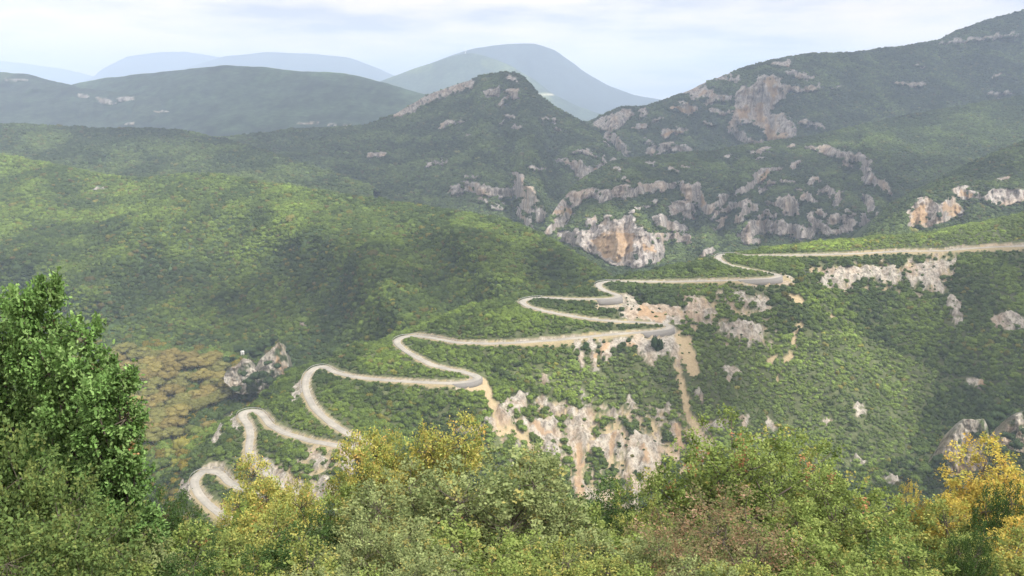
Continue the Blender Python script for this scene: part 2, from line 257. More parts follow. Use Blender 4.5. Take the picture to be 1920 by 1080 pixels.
def crown_proto(name, seed, lumps, leaves, flat=.8, lr=.42, leaf=.09):
    """unit crown (radius about 1, base at z=0): lumpy clumps plus leaf sprays standing off them"""
    g = np.random.default_rng(seed); VV, FF, CC = [], [], []; n = 0
    for i in range(lumps):
        d = g.normal(size=3); d[2] = abs(d[2]) * .9 + .1; d /= np.linalg.norm(d)
        r = g.uniform(.35, .72) if i else 0
        c = d * r * np.array([1, 1, flat]) + np.array([0, 0, .35])
        V, Fc = ICO1
        rr = lr * g.uniform(.65, 1.15) * (1.3 if i == 0 else 1)
        V2 = V * rr * (1 + .35 * (g.random(len(V))[:, None] - .5)) * np.array([1, 1, flat]) + c
        VV.append(V2); FF.append(Fc + n); n += len(V2)
        CC.append(np.full((len(V2), 3), g.uniform(.72, 1.2)))
    core = np.concatenate(VV); k = leaves
    j = g.integers(0, len(core), k); ctr = np.array([0, 0, .35]); dv = core[j] - ctr; dv /= np.linalg.norm(dv, axis=1)[:, None] + 1e-6
    P = core[j] + dv * g.uniform(-.02, .12, (k, 1)) + g.normal(size=(k, 3)) * .05
    a = g.normal(size=(k, 3)); a /= np.linalg.norm(a, axis=1)[:, None]
    b = np.cross(a, dv + g.normal(size=(k, 3)) * .5); b /= np.linalg.norm(b, axis=1)[:, None] + 1e-6
    s = leaf * g.uniform(.6, 1.3, (k, 1))
    L = np.stack([P - a * s, P + b * s * .7, P + a * s, P - b * s * .7], 1).reshape(-1, 3)
    c = np.repeat(g.uniform(.7, 1.35, (k, 1)) * np.ones((1, 3)), 4, 0)
    q = np.arange(k)[:, None] * 4 + n
    FF.append(np.concatenate([q + [[0, 1, 2]], q + [[0, 2, 3]]])); VV.append(L); CC.append(c)
    return mesh_np(name, np.concatenate(VV), np.concatenate(FF), M_leaf, {'col': np.concatenate(CC)})
NEARC = [crown_proto('shrub_crown', 11 + i, 9, 420, [.8, .95, .7, 1.05][i], .42, .085) for i in range(4)]
FARC = [crown_proto('forest_crown', 31 + i, 5, 60, [.8, .95, .7][i], .5, .16) for i in range(3)]
PROTO = {}
def protos(key, meshes):
    if key not in PROTO: PROTO[key] = [bpy.data.objects.new(me.name, me) for me in meshes]
    return PROTO[key]
def scatter(name, P, size, tint, key, meshes, label, cat, sz=None):
    """a wood nobody could count: one object, crowns instanced on its points"""
    obs = protos(key, meshes); n = len(P)
    me = bpy.data.meshes.new(name); me.vertices.add(n); me.vertices.foreach_set('co', np.asarray(P, np.float32).ravel())
    def add(k, t, f, v):
        a = me.attributes.new(k, t, 'POINT'); a.data.foreach_set(f, np.asarray(v).ravel())
    s3 = np.stack([size, size, size * (sz if sz is not None else 1)], -1).astype(np.float32)
    add('sc', 'FLOAT_VECTOR', 'vector', s3)
    add('rot', 'FLOAT_VECTOR', 'vector', np.stack([rng.normal(0, .12, n), rng.normal(0, .12, n), rng.uniform(0, 6.28, n)], -1).astype(np.float32))
    add('var', 'INT', 'value', rng.integers(0, len(obs), n).astype(np.int32))
    c = np.ones((n, 4), np.float32); c[:, :3] = tint; add('tint', 'FLOAT_COLOR', 'color', c)
    o = put(name, me); ng = bpy.data.node_groups.new(name, 'GeometryNodeTree')
    ng.interface.new_socket('Geometry', in_out='INPUT', socket_type='NodeSocketGeometry'); ng.interface.new_socket('Geometry', in_out='OUTPUT', socket_type='NodeSocketGeometry')
    gi = ng.nodes.new('NodeGroupInput'); go = ng.nodes.new('NodeGroupOutput'); jn = ng.nodes.new('GeometryNodeJoinGeometry')
    def na(k, t):
        x = ng.nodes.new('GeometryNodeInputNamedAttribute'); x.data_type = t; x.inputs[0].default_value = k; return x.outputs[0]
    sc_, ro, va = na('sc', 'FLOAT_VECTOR'), na('rot', 'FLOAT_VECTOR'), na('var', 'INT')
    for i, ob in enumerate(obs):
        oi = ng.nodes.new('GeometryNodeObjectInfo'); oi.inputs['Object'].default_value = ob; oi.inputs['As Instance'].default_value = True
        cm = ng.nodes.new('FunctionNodeCompare'); cm.data_type = 'INT'; cm.operation = 'EQUAL'
        ng.links.new(va, cm.inputs[2]); cm.inputs[3].default_value = i
        ip = ng.nodes.new('GeometryNodeInstanceOnPoints')
        ng.links.new(gi.outputs[0], ip.inputs['Points']); ng.links.new(oi.outputs['Geometry'], ip.inputs['Instance'])
        ng.links.new(cm.outputs[0], ip.inputs['Selection']); ng.links.new(ro, ip.inputs['Rotation']); ng.links.new(sc_, ip.inputs['Scale'])
        ng.links.new(ip.outputs[0], jn.inputs[0])
    ng.links.new(jn.outputs[0], go.inputs[0])
    md = o.modifiers.new('wood', 'NODES'); md.node_group = ng
    return tag(o, label, cat, None, 'stuff')

DK = np.array((.050, .076, .027)); MD = np.array((.085, .120, .032)); LT = np.array((.150, .215, .042)); YL = np.array((.26, .22, .045)); BR = np.array((.17, .12, .05)); GG = np.array((.075, .095, .055))
def tints(P, n, lt=.5, yl=.04, br=.02, scl=60., s=0, seed=1, base=None):
    g = np.random.default_rng(seed)
    a = np.clip(fbm(P[:, 0] / scl, P[:, 1] / scl, s + 5, 4) * 1.15 + lt + g.normal(0, .15, n), 0, 1)[:, None]
    c = DK * (1 - a) + LT * a
    c = c * (1 - .3 * g.random((n, 1))) + MD * .3 * g.random((n, 1))
    k = g.random(n) + .10 * fbm(P[:, 0] / 30, P[:, 1] / 30, s + 9, 2); y = k < yl; b = (k >= yl) & (k < yl + br)
    c[y] = c[y] * .4 + .6 * YL * g.uniform(.5, .9, (y.sum(), 1)); c[b] = c[b] * .4 + .6 * BR * g.uniform(.6, 1., (b.sum(), 1))
    return c * g.uniform(.75, 1.25, (n, 1))

# ---------------------------------------------------------------- hills
def sample_grid(V, dens, g, keep):
    """random points over a quad grid V[nv,nu,3]; keep in 0..1 per cell"""
    a = V[:-1, :-1]; b = V[:-1, 1:]; c = V[1:, :-1]; d = V[1:, 1:]
    ar = np.linalg.norm(np.cross(b - a, c - a), axis=-1)
    e = ar * dens * keep
    k = np.floor(e + g.random(e.shape)).astype(int)
    idx = np.repeat(np.arange(k.size), k.ravel()); u = g.random((len(idx), 1)); v = g.random((len(idx), 1))
    A, B, C_, D = (q.reshape(-1, 3)[idx] for q in (a, b, c, d))
    return (A * (1 - u) + B * u) * (1 - v) + (C_ * (1 - u) + D * u) * v, idx
def hill(name, crest, base, step=3., amp=30., scale=220., rock=(), ora=(), mat=None, veg=(.05, .075, .03), seed=1, crestn=2., power=1., back=(220, 170), holes=.3, cliff=14., trees=None, extra=None, jit=5., dirt=(), stepd=.85, vn=.35, spurs=(), wide=1., solid=()):
    rock = [(q[0], q[1] * wide, q[2]) if q[0] == 'l' else q for q in rock]
    crest = np.array(crest, float); base = np.array(base, float)
    x0, x1 = crest[0, 0], crest[-1, 0]; nu = int((x1 - x0) / step) + 1; u = np.linspace(x0, x1, nu)
    ci = np.array([np.interp(u, crest[:, 0], crest[:, k]) for k in (1, 2)]); bi = np.array([np.interp(u, base[:, 0], base[:, k]) for k in (1, 2)])
    ker = np.hanning(max(3, int(30 / step)) | 1); ker /= ker.sum(); h = len(ker) // 2
    sm = lambda q: np.convolve(np.pad(q, h, mode='reflect', reflect_type='odd'), ker, 'valid')
    cy, cY, by, bY = sm(ci[0]), sm(ci[1]), sm(bi[0]), sm(bi[1])
    cy = cy + crestn * fbm(u / 28, 0 * u + seed, seed, 4, .6)
    H = np.abs(by - cy).max(); nv = int(H / step) + 2; nb = 10
    v = np.linspace(0, 1, nv)[:, None]
    PX = np.repeat(u[None], nv, 0); PY = by[None] + (cy - by)[None] * v
    Y = bY[None] + (cY - bY)[None] * v ** power
    if len(rock) and stepd > 0:          # faces stand steep, the ground between them lies back
        bm = mask(PX, PY, list(rock), jit * .6, 14., seed); kx = np.hanning(int(26 / step) | 1); kx /= kx.sum()
        bm = np.apply_along_axis(lambda r_: np.convolve(np.pad(r_, len(kx) // 2, mode='edge'), kx, 'valid'), 1, bm)
        dY = np.diff(Y, axis=0); wgt = 1 - stepd * np.clip(bm[1:] * 1.5, 0, 1); ny = np.concatenate([0 * Y[:1], np.cumsum(dY * wgt, 0)])
        Y = Y[:1] + ny * ((Y[-1] - Y[0]) / (ny[-1] + 1e-6))[None]
    for amp_, wd_, P_ in spurs: Y = Y - amp_ * np.exp(-(dist_to(PX, PY, P_) / wd_) ** 2) * np.minimum(1, (1 - v) * 4)
    W = pt(PX, PY, Y); wx, wz = W[..., 0], W[..., 1]
    env = np.minimum(1, (1 - v) * 5 + .25)
    gul = ridged(wx / scale, wz / scale * .55 + W[..., 2] / scale * .5, seed + 3, 4)
    Y = Y - amp * gul * env - amp * .5 * fbm(wx / scale * 3, W[..., 2] / scale * 3, seed + 8, 4) * env
    rk = mask(PX, PY, list(rock), jit, 9., seed, holes, 6.) if len(rock) else np.zeros(PX.shape)
    if solid: rk = np.maximum(rk, mask(PX, PY, list(solid), 4., 12., seed) * .95)
    og = mask(PX, PY, list(ora), jit, 9., seed + 2) if len(ora) else np.zeros(PX.shape)
    if len(rock):
        big = mask(PX, PY, list(rock), jit * .6, 14., seed)
        Y = Y - cliff * big * (.5 + .6 * fbm(PX / 9 + fbm(PX / 30, PY / 30, seed + 23, 2), PY / 26, seed + 21, 4, .6) + .14 * fbm(PX / 30, PY / 8, seed + 22, 3)) * env
    P = pt(PX, PY, Y)
    t = np.linspace(.12, 1, nb)[:, None, None]; cr = P[-1][None]
    bk = cr + np.concatenate([0 * t, t * back[0], -(t ** 1.4) * back[1]], -1)
    A = np.concatenate([P, bk]); pad = np.zeros((nb, nu))
    rk2 = np.concatenate([rk, pad]); og2 = np.concatenate([og, pad])
    vg = np.array(veg) * (1 + vn * fbm(A[..., 0] / 90, A[..., 1] / 90, seed + 30, 3) + vn * fbm(A[..., 0] / 22, A[..., 2] / 12, seed + 33, 3))[..., None]
    dt = np.concatenate([mask(PX, PY, list(dirt), 3., 9., seed) if len(dirt) else 0 * rk, pad])
    if extra is not None: vg = extra(np.concatenate([PX, np.repeat(u[None], nb, 0)]), np.concatenate([PY, np.repeat(cy[None], nb, 0)]), vg, A)
    me = mesh_np(name, A, gridfaces(nu, nv + nb), mat, {'veg': vg.reshape(-1, 3), 'rock': rk2.ravel(), 'ora': og2.ravel(), 'dirt': dt.ravel()}, True)
    o = tag(put(name, me), kind='structure')
    if trees:
        g = np.random.default_rng(seed + 99)
        keep = 1 - np.clip((rk2 + dt)[:-1, :-1] * 1.6, 0, 1); keep[nv + 2:] = 0
        Q, idx = sample_grid(A, trees['d'], g, keep)
        n = len(Q); s = trees['r'] * np.exp(g.normal(0, .28, n))
        Q[:, 2] -= s * .35
        c = tints(Q, n, trees.get('lt', .4), trees.get('yl', .03), trees.get('br', .01), trees.get('scl', 70.), seed, seed)
        if 'tf' in trees: c = trees['tf'](Q, c, g)
        scatter(trees['name'], Q, s, c, 'far', FARC, trees['label'], trees['cat'], trees.get('sz', .95))
        print(name, 'trees', n, 'grid', nu, nv)
    return o

M_far = terrain_mat('far_slope', .25); M_mid = terrain_mat('cliff_slope', .5, ((.12, .10, .10), (.27, .245, .23), (.43, .40, .38)), (.24, .19, .14)); M_near = terrain_mat('spur_slope', 1.0, ((.14, .12, .10), (.27, .25, .22), (.42, .395, .35)), (.37, .30, .19))
COL = lambda *c: np.array(c)
def patch_green(px, py, vg, A):
    k = sd_shapes(px, py, [('p', [(900, 108), (935, 112), (985, 140), (1020, 170), (1050, 200), (1010, 190), (960, 150), (905, 125)]), ('p', [(1085, 190), (1110, 193), (1160, 210), (1150, 214), (1100, 205)]), ('l', 20, [(730, 140), (800, 122)])])
    k = np.clip(k * (.6 + fbm(px / 25, py / 12, 4, 3)), 0, 1)[..., None]
    r = sd_shapes(px, py, [('l', 2.4, [(1012, 178), (1035, 177), (1052, 173)])])[..., None]
    return vg * (1 - k) + COL(.13, .17, .06) * k * (1 - r) * .6 + vg * k * .4 + r * COL(.5, .45, .35)
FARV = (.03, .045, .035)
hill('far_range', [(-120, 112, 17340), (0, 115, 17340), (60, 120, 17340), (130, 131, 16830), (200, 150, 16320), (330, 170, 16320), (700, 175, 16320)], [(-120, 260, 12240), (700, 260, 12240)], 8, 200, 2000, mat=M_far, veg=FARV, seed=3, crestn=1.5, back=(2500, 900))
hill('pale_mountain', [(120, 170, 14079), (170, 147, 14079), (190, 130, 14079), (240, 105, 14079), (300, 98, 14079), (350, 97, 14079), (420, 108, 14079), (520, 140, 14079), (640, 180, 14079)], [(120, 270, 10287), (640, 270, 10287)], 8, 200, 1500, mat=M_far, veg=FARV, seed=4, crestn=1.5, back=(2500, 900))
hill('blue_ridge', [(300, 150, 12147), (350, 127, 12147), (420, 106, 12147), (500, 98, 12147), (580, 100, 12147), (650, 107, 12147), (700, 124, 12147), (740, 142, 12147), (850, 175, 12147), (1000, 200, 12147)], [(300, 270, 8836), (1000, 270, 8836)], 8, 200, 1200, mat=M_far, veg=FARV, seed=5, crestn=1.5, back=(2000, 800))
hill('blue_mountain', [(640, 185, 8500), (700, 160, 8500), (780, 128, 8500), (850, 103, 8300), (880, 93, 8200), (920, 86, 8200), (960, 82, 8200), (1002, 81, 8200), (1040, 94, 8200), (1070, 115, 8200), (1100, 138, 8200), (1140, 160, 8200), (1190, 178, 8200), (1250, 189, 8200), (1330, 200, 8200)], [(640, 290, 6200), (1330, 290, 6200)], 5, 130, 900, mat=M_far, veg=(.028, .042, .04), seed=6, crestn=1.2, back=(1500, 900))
hill('mountain_shoulder', [(640, 190, 6600), (700, 157, 6600), (760, 134, 6600), (800, 121, 6500), (850, 104, 6500), (885, 99, 6500), (920, 108, 6400), (960, 124, 6300), (1000, 148, 6200), (1040, 178, 6100), (1080, 198, 6000), (1120, 212, 5900), (1200, 226, 5800)], [(640, 300, 5000), (1200, 300, 5000)], 4, 90, 700, mat=M_far, veg=(.045, .066, .042), seed=7, crestn=1.2, back=(1000, 700), extra=patch_green)
hill('distant_hill', [(60, 190, 4165), (140, 157, 4080), (200, 146, 3995), (270, 138, 3910), (350, 130, 3825), (420, 122, 3825), (500, 126, 3825), (560, 134, 3825), (640, 136, 3825), (700, 149, 3825), (760, 166, 3740), (820, 184, 3740), (900, 220, 3655)], [(60, 290, 2550), (900, 290, 2550)], 3, 90, 500, mat=M_far, veg=(.034, .054, .03), seed=8, crestn=1.5, back=(900, 500),
     rock=[('l', 3, [(560, 231), (600, 230)]), ('l', 3, [(615, 233), (660, 234)])], jit=1.5, vn=.6)
hill('quarried_hill', [(-120, 133, 3700), (0, 135, 3700), (50, 139, 3700), (100, 151, 3650), (150, 164, 3600), (230, 175, 3500), (300, 184, 3400), (360, 198, 3300), (420, 222, 3200), (480, 244, 3100), (560, 262, 3000)], [(-120, 330, 2300), (560, 330, 2300)], 3, 80, 420, mat=M_far, veg=(.036, .052, .028), seed=9, crestn=2, back=(700, 400),
     rock=[('p', [(178, 182), (200, 184), (222, 192), (212, 198), (190, 192)]), ('l', 9, [(222, 186), (245, 186)]), ('l', 3, [(232, 167), (290, 170)]), ('l', 4, [(285, 178), (320, 182)]), ('l', 3, [(10, 149), (50, 150)]), ('l', 6, [(148, 178), (164, 180)]), ('l', 3, [(290, 208), (330, 211)]), ('l', 4, [(238, 232), (250, 232)])], jit=2, holes=.2, vn=.6)
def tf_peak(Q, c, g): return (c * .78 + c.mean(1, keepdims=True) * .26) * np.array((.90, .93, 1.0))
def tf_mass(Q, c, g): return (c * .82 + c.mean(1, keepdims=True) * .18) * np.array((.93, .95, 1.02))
hill('right_mountain', [(1060, 255, 2350), (1090, 236, 2400), (1130, 215, 2450), (1160, 201, 2450), (1210, 200, 2500), (1245, 188, 2550), (1290, 170, 2600), (1340, 148, 2650), (1400, 125, 2700), (1450, 112, 2700), (1520, 101, 2750), (1600, 98, 2800), (1680, 88, 2850), (1760, 76, 2900), (1800, 56, 2950), (1850, 38, 2950), (1920, 20, 3000), (2020, 0, 3000)],
     [(1060, 340, 1900), (1200, 330, 1950), (1500, 300, 2050), (2020, 240, 2300)], 2, 55, 330, R_ROCK, R_ORA, M_mid, (.04, .06, .03), 10, 1.6, back=(600, 350), solid=[('p', [(1385, 185), (1420, 152), (1455, 150), (1465, 180), (1440, 215), (1478, 225), (1482, 250), (1440, 255), (1420, 225), (1380, 225)])], wide=1.25, holes=.16, cliff=45,
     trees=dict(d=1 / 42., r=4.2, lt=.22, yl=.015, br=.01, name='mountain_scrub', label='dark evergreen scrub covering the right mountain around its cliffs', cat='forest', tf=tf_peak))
hill('rocky_peak', [(330, 262, 2000), (430, 256, 2000), (560, 242, 2100), (680, 236, 2200), (740, 214, 2300), (770, 196, 2300), (800, 178, 2350), (850, 160, 2380), (880, 150, 2400), (905, 141, 2400), (940, 135, 2400), (975, 139, 2400), (995, 158, 2350), (1015, 182, 2300), (1035, 199, 2250), (1080, 221, 2150), (1120, 249, 2050), (1150, 280, 1950), (1175, 296, 1900), (1230, 310, 1800)],
     [(330, 350, 1500), (700, 420, 1300), (900, 450, 1250), (1000, 480, 1200), (1100, 490, 1200), (1230, 430, 1400)], 2, 45, 300, PEAK_ROCK, [('l', 8, [(1118, 320), (1130, 322)]), ('l', 6, [(880, 352), (890, 354)])], M_mid, (.042, .065, .03), 11, 2.2, back=(500, 350), wide=1.3, holes=.15, cliff=28,
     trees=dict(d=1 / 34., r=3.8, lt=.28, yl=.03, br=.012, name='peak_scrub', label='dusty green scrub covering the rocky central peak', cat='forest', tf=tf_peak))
hill('cliff_massif', [(975, 470, 1150), (1000, 448, 1200), (1025, 420, 1250), (1045, 385, 1330), (1075, 350, 1430), (1110, 325, 1520), (1150, 303, 1600), (1200, 296, 1650), (1250, 291, 1700), (1340, 281, 1750), (1440, 267, 1800), (1520, 256, 1850), (1600, 239, 1900), (1700, 216, 2000), (1800, 200, 2050), (2020, 160, 2200)],
     [(975, 530, 930), (1150, 530, 960), (1300, 510, 1000), (1500, 500, 1050), (1700, 490, 1080), (2020, 450, 1120)], 1.6, 32, 210, E_ROCK, E_ORA, M_mid, (.04, .062, .03), 12, 2., back=(450, 260), solid=[('p', [(1085, 452), (1110, 440), (1150, 432), (1185, 436), (1200, 462), (1180, 485), (1150, 494), (1120, 480)])], wide=1.45, holes=.13, cliff=24,
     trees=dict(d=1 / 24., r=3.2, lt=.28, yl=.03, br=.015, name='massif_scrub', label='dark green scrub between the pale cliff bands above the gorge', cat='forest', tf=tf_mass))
hill('cliff_shoulder', [(1650, 450, 960), (1680, 425, 1000), (1695, 395, 1050), (1720, 366, 1100), (1760, 344, 1150), (1800, 325, 1180), (1850, 300, 1230), (1920, 268, 1300), (2020, 236, 1380)],
     [(1650, 480, 900), (2020, 450, 920)], 1.6, 18, 150, E2_ROCK, E2_ORA, M_mid, (.05, .07, .03), 13, 2., back=(300, 160), holes=.16, cliff=12,
     trees=dict(d=1 / 20., r=3.0, lt=.35, yl=.03, br=.02, name='shoulder_scrub', label='green scrub on the near shoulder above the rusty cliffs at right', cat='forest', tf=tf_mass))
hill('back_ridge', [(-140, 230, 1900), (0, 232, 1850), (100, 237, 1850), (200, 241, 1850), (330, 243, 1850), (420, 262, 1750), (500, 285, 1650), (600, 318, 1550), (700, 352, 1450)], [(-140, 360, 1350), (350, 380, 1300), (700, 420, 1200)], 2.5, 40, 260, (), (), M_mid, (.05, .08, .03), 14, 2.2, back=(300, 160),
     trees=dict(d=1 / 30., r=3.8, lt=.38, yl=.04, br=.01, name='ridge_forest', label='green woodland on the ridge behind the rounded left hill', cat='forest', tf=lambda Q, c, g: tf_mass(Q, c, g) * .78))
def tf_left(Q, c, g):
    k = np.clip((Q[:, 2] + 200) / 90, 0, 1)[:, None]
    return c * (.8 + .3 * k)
hill('wooded_hill', [(-160, 284, 1380), (-60, 286, 1350), (0, 290, 1350), (100, 310, 1300), (200, 331, 1250), (270, 335, 1250), (350, 327, 1250), (420, 329, 1220), (480, 340, 1200), (560, 352, 1170), (640, 365, 1150), (720, 378, 1110), (800, 390, 1080), (880, 401, 1030), (940, 410, 1000), (990, 430, 960), (1040, 455, 930), (1090, 485, 890), (1130, 510, 860), (1180, 550, 830)],
     [(-160, 790, 640), (0, 775, 660), (200, 748, 700), (430, 735, 740), (560, 735, 700), (640, 730, 700), (800, 680, 690), (1000, 610, 740), (1180, 570, 800)], 2.5, 50, 300, L_ROCK, (), M_mid, (.05, .08, .03), 15, 2.4, power=1.15, back=(300, 150), holes=.4, cliff=3, spurs=[(80, 55, [(350, 325), (310, 400), (220, 490)]), (78, 62, [(480, 340), (620, 420), (720, 520), (760, 600)]), (60, 45, [(-140, 430), (60, 480), (150, 540), (190, 570)]), (75, 42, [(800, 390), (900, 460), (960, 560)]), (65, 38, [(100, 305), (60, 370), (-40, 400)])],
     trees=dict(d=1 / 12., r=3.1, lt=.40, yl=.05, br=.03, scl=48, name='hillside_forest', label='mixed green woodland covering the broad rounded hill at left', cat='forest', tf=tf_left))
# ---------------------------------------------------------------- the road spur: a height field fitted through the bends of the road
ROAD = [(1990,457),(1920,461),(1860,463),(1800,467),(1770,470),(1684,471),(1610,475),(1555,477),(1481,478.5),(1403,478.5),(1375,476),(1352,477),(1345,482),(1350,489),(1364,496),(1403,504.5),(1440,511),(1458,515),(1461,518),(1452,521),(1432,523),(1388,525),(1314,527),(1262,528),(1200,528),(1167,527),(1143,527),(1125,530),(1121,534),(1124,539),(1133,545),(1148,550),(1158,553),(1161,556),(1150,559),(1125,560.5),(1083,560.5),(1042,559),(1017,557.5),(995,559),(981,563),(978,567),(988,574),(1012,581),(1044,588),(1075,593),(1106,598),(1153,602.5),(1200,604),(1231,606),(1253,609.5),(1259,613),(1247,618),(1216,622),(1169,625),(1106,630.6),(1044,637),(981,641.5),(919,644),(856,642),(806,632.5),(778,629.5),(756,631),(744,637),(745,645),(759,657),(781,670),(809,684),(841,692),(872,698),(892,704),(898,709),(884,715),(856,718.5),(803,717),(747,714),(692,710),(655,705),(625,697),(614,690),(603,686),(590,690),(578,700),(573,712),(572,727),(577,743),(587,762),(600,776),(621,794),(640,806),(658,816),(681,826),(690,833),(673,839),(636,836),(581,826),(532,811),(507,797),(494,780),(484,771),(468,769),(455,773),(454,782),(466,797),(470,815),(466,841),(470,860),(484,875),(507,893),(525,908),(547,919),(585,934),(592,943),(570,946),(530,940),(490,929),(451,915),(429,904),(418,892),(405,883),(385,882),(371,889),(364,902),(366,913),(373,927),(388,943),(401,954),(430,975),(480,1000)]
def ray(px, py):
    a = (px - 960) / F; b = (540 - py) / F; return a, CP + SP * b, -SP + CP * b
RR = np.array([ray(*p) for p in ROAD]); rz = np.linspace(-125, -235, len(ROAD))
for _ in range(200):                      # steady downhill grade along the whole road
    t = rz / RR[:, 2]; rx = RR[:, 0] * t; ry = RR[:, 1] * t
    s_ = np.r_[0, np.cumsum(np.hypot(np.diff(rx), np.diff(ry)))]
    rz = .5 * rz + .5 * (-125 - 110 * s_ / s_[-1])
S = np.arange(0, s_[-1], 1.5); road = np.stack([np.interp(S, s_, q) for q in (rx, ry, rz)], -1)
ker = np.hanning(9); ker /= ker.sum()
road = np.stack([np.convolve(np.pad(road[:, k], 4, mode='edge'), ker, 'valid') for k in range(3)], -1)
tang = np.gradient(road[:, :2], axis=0); tang /= np.linalg.norm(tang, axis=1)[:, None]; nrm = np.stack([-tang[:, 1], tang[:, 0]], -1)
ctrl = [road[::14]]
crest_pts = [(1980, 380, 812), (1920, 402, 805), (1860, 413, 800), (1800, 425, 798), (1700, 441, 795), (1600, 450, 795), (1500, 459, 795), (1430, 469, 793), (1385, 477, 790), (1330, 486, 750), (1300, 494, 742), (1240, 505, 736), (1180, 519, 728), (1130, 528, 722),
    (1080, 541, 712), (1020, 552, 700), (960, 563, 690), (900, 572, 672), (850, 587, 657), (800, 612, 645), (735, 635, 636), (700, 647, 625), (650, 668, 610), (620, 683, 603), (565, 700, 588), (540, 727, 574), (520, 745, 566), (500, 764, 553), (450, 772, 549), (430, 793, 535), (400, 833, 510), (370, 862, 490), (355, 890, 472), (350, 915, 460)]
cp = np.array([pt(a, b, c) for a, b, c in crest_pts]); ctrl.append(cp)
for c_ in cp:
    w_ = np.clip((c_[0] + 250) / 300, 0, 1); d = np.array([-.8 * (1 - w_) - .12 * w_, .6 * (1 - w_) + 1 * w_]); d /= np.hypot(*d)
    for q, dz in ((40, 22), (100, 68), (180, 120)):
        ctrl.append(np.array([[c_[0] + d[0] * q, c_[1] + d[1] * q, max(c_[2] - dz, -268)]]))
edge = [(500, 735, -127), (420, 732, -132), (350, 735, -136), (290, 722, -142), (242, 690, -150), (190, 686, -153), (140, 640, -168), (132, 612, -174), (95, 600, -177), (40, 594, -180), (-15, 560, -190), (-30, 540, -193), (-75, 530, -200), (-85, 465, -210), (-110, 420, -225)]
for i, (x, y, z) in enumerate(edge):
    w_ = np.clip((x - 100) / 200, 0, 1); d = np.array([.55 * (1 - w_) + .1 * w_, -.83 * (1 - w_) - w_]); d /= np.hypot(*d)
    for q, dz in ((22, 15), (60, 44), (110, 84), (170, 128), (240, 170)):
        ctrl.append(np.array([[x + d[0] * q, y + d[1] * q, max(z - dz, -330)]]))
ctrl.append(np.array([(-460, 520, -264), (-400, 620, -262), (-380, 720, -258), (-320, 780, -254), (-300, 560, -266), (-320, 470, -270), (-450, 440, -268), (-260, 640, -262), (-300, 400, -278), (-480, 780, -250), (-250, 740, -262), (-150, 790, -262), (0, 820, -262), (620, 900, -150), (620, 420, -330), (450, 400, -335), (0, 380, -330), (200, 380, -335), (-200, 360, -300)]))
ctrl = np.concatenate(ctrl)
keepc = [0]
for i in range(1, len(ctrl)):
    if np.min(np.hypot(*(ctrl[keepc, :2] - ctrl[i, :2]).T)) > 9: keepc.append(i)
ctrl = ctrl[keepc]
def tps(r2): return np.where(r2 > 0, r2 * np.log(r2 + 1e-9), 0)
nC = len(ctrl); c2 = ctrl[:, :2] / 100
A_ = np.zeros((nC + 3, nC + 3)); A_[:nC, :nC] = tps(((c2[:, None] - c2[None]) ** 2).sum(-1)) + np.eye(nC) * .002
A_[:nC, nC] = 1; A_[:nC, nC + 1:] = c2; A_[nC:, :nC] = A_[:nC, nC:].T
sol = np.linalg.solve(A_, np.r_[ctrl[:, 2], 0, 0, 0])
STP = 1.4; gx = np.arange(-500, 640, STP); gy = np.arange(372, 905, STP)
cx_ = np.linspace(gx[0], gx[-1], 200); cy_ = np.linspace(gy[0], gy[-1], 110); CX, CY = np.meshgrid(cx_ / 100, cy_ / 100); CZ = np.zeros(CX.shape)
for i in range(nC): CZ += sol[i] * tps((CX - c2[i, 0]) ** 2 + (CY - c2[i, 1]) ** 2)
CZ += sol[nC] + sol[nC + 1] * CX + sol[nC + 2] * CY
GX, GY = np.meshgrid(gx, gy)
def bil(x, y, Z, x0, dx, y0, dy):
    a = np.clip((x - x0) / dx, 0, Z.shape[1] - 1.001); b = np.clip((y - y0) / dy, 0, Z.shape[0] - 1.001)
    i = a.astype(int); j = b.astype(int); u = a - i; v = b - j; u2 = u; v2 = v
    return (Z[j, i] * (1 - u2) + Z[j, i + 1] * u2) * (1 - v2) + (Z[j + 1, i] * (1 - u2) + Z[j + 1, i + 1] * u2) * v2
GZ = bil(GX, GY, CZ, cx_[0], cx_[1] - cx_[0], cy_[0], cy_[1] - cy_[0])
# nearest road sample
D = np.full(GX.shape, 1e3); ZR = np.zeros(GX.shape); KI = np.zeros(GX.shape, int)
def ridx(px, py):
    q = proj(road); return int(np.argmin(np.hypot(q[0] - px, q[1] - py)))
for ki, (x, y, z) in enumerate(road):
    i0 = max(int((x - 26 - gx[0]) / STP), 0); i1 = int((x + 26 - gx[0]) / STP) + 1; j0 = max(int((y - 26 - gy[0]) / STP), 0); j1 = int((y + 26 - gy[0]) / STP) + 1
    if i1 <= 0 or j1 <= 0 or i0 >= len(gx) or j0 >= len(gy): continue
    d = np.hypot(GX[j0:j1, i0:i1] - x, GY[j0:j1, i0:i1] - y); w = d < D[j0:j1, i0:i1]
    D[j0:j1, i0:i1][w] = d[w]; ZR[j0:j1, i0:i1][w] = z; KI[j0:j1, i0:i1][w] = ki
near = np.clip((26 - D) / 20, 0, 1)
gull = ridged(GX / 75 + GY / 400, GY / 230, 41, 4); low = np.clip((-150 - GZ) / 60, 0, 1)
Z0 = GZ + (fbm(GX / 26, GY / 26, 42, 4) * 2.6 + (gull - .1) * 7 * low) * (1 - near)
px_, py_ = proj(np.stack([GX, GY, Z0], -1))
rkb = mask(px_, py_, [(q[0], q[1] + 5, q[2]) if q[0] == 'l' else q for q in B_ROCK], 6., 9., 77, .16, 6.); solid = mask(px_, py_, [q for q in B_ROCK if q[0] == 'p' and q[1][0] in ((1120, 642), (1164, 588))], 5., 9., 77); rkb = np.maximum(rkb, solid * .9); rbig = mask(px_, py_, B_ROCK, 3., 12., 77)
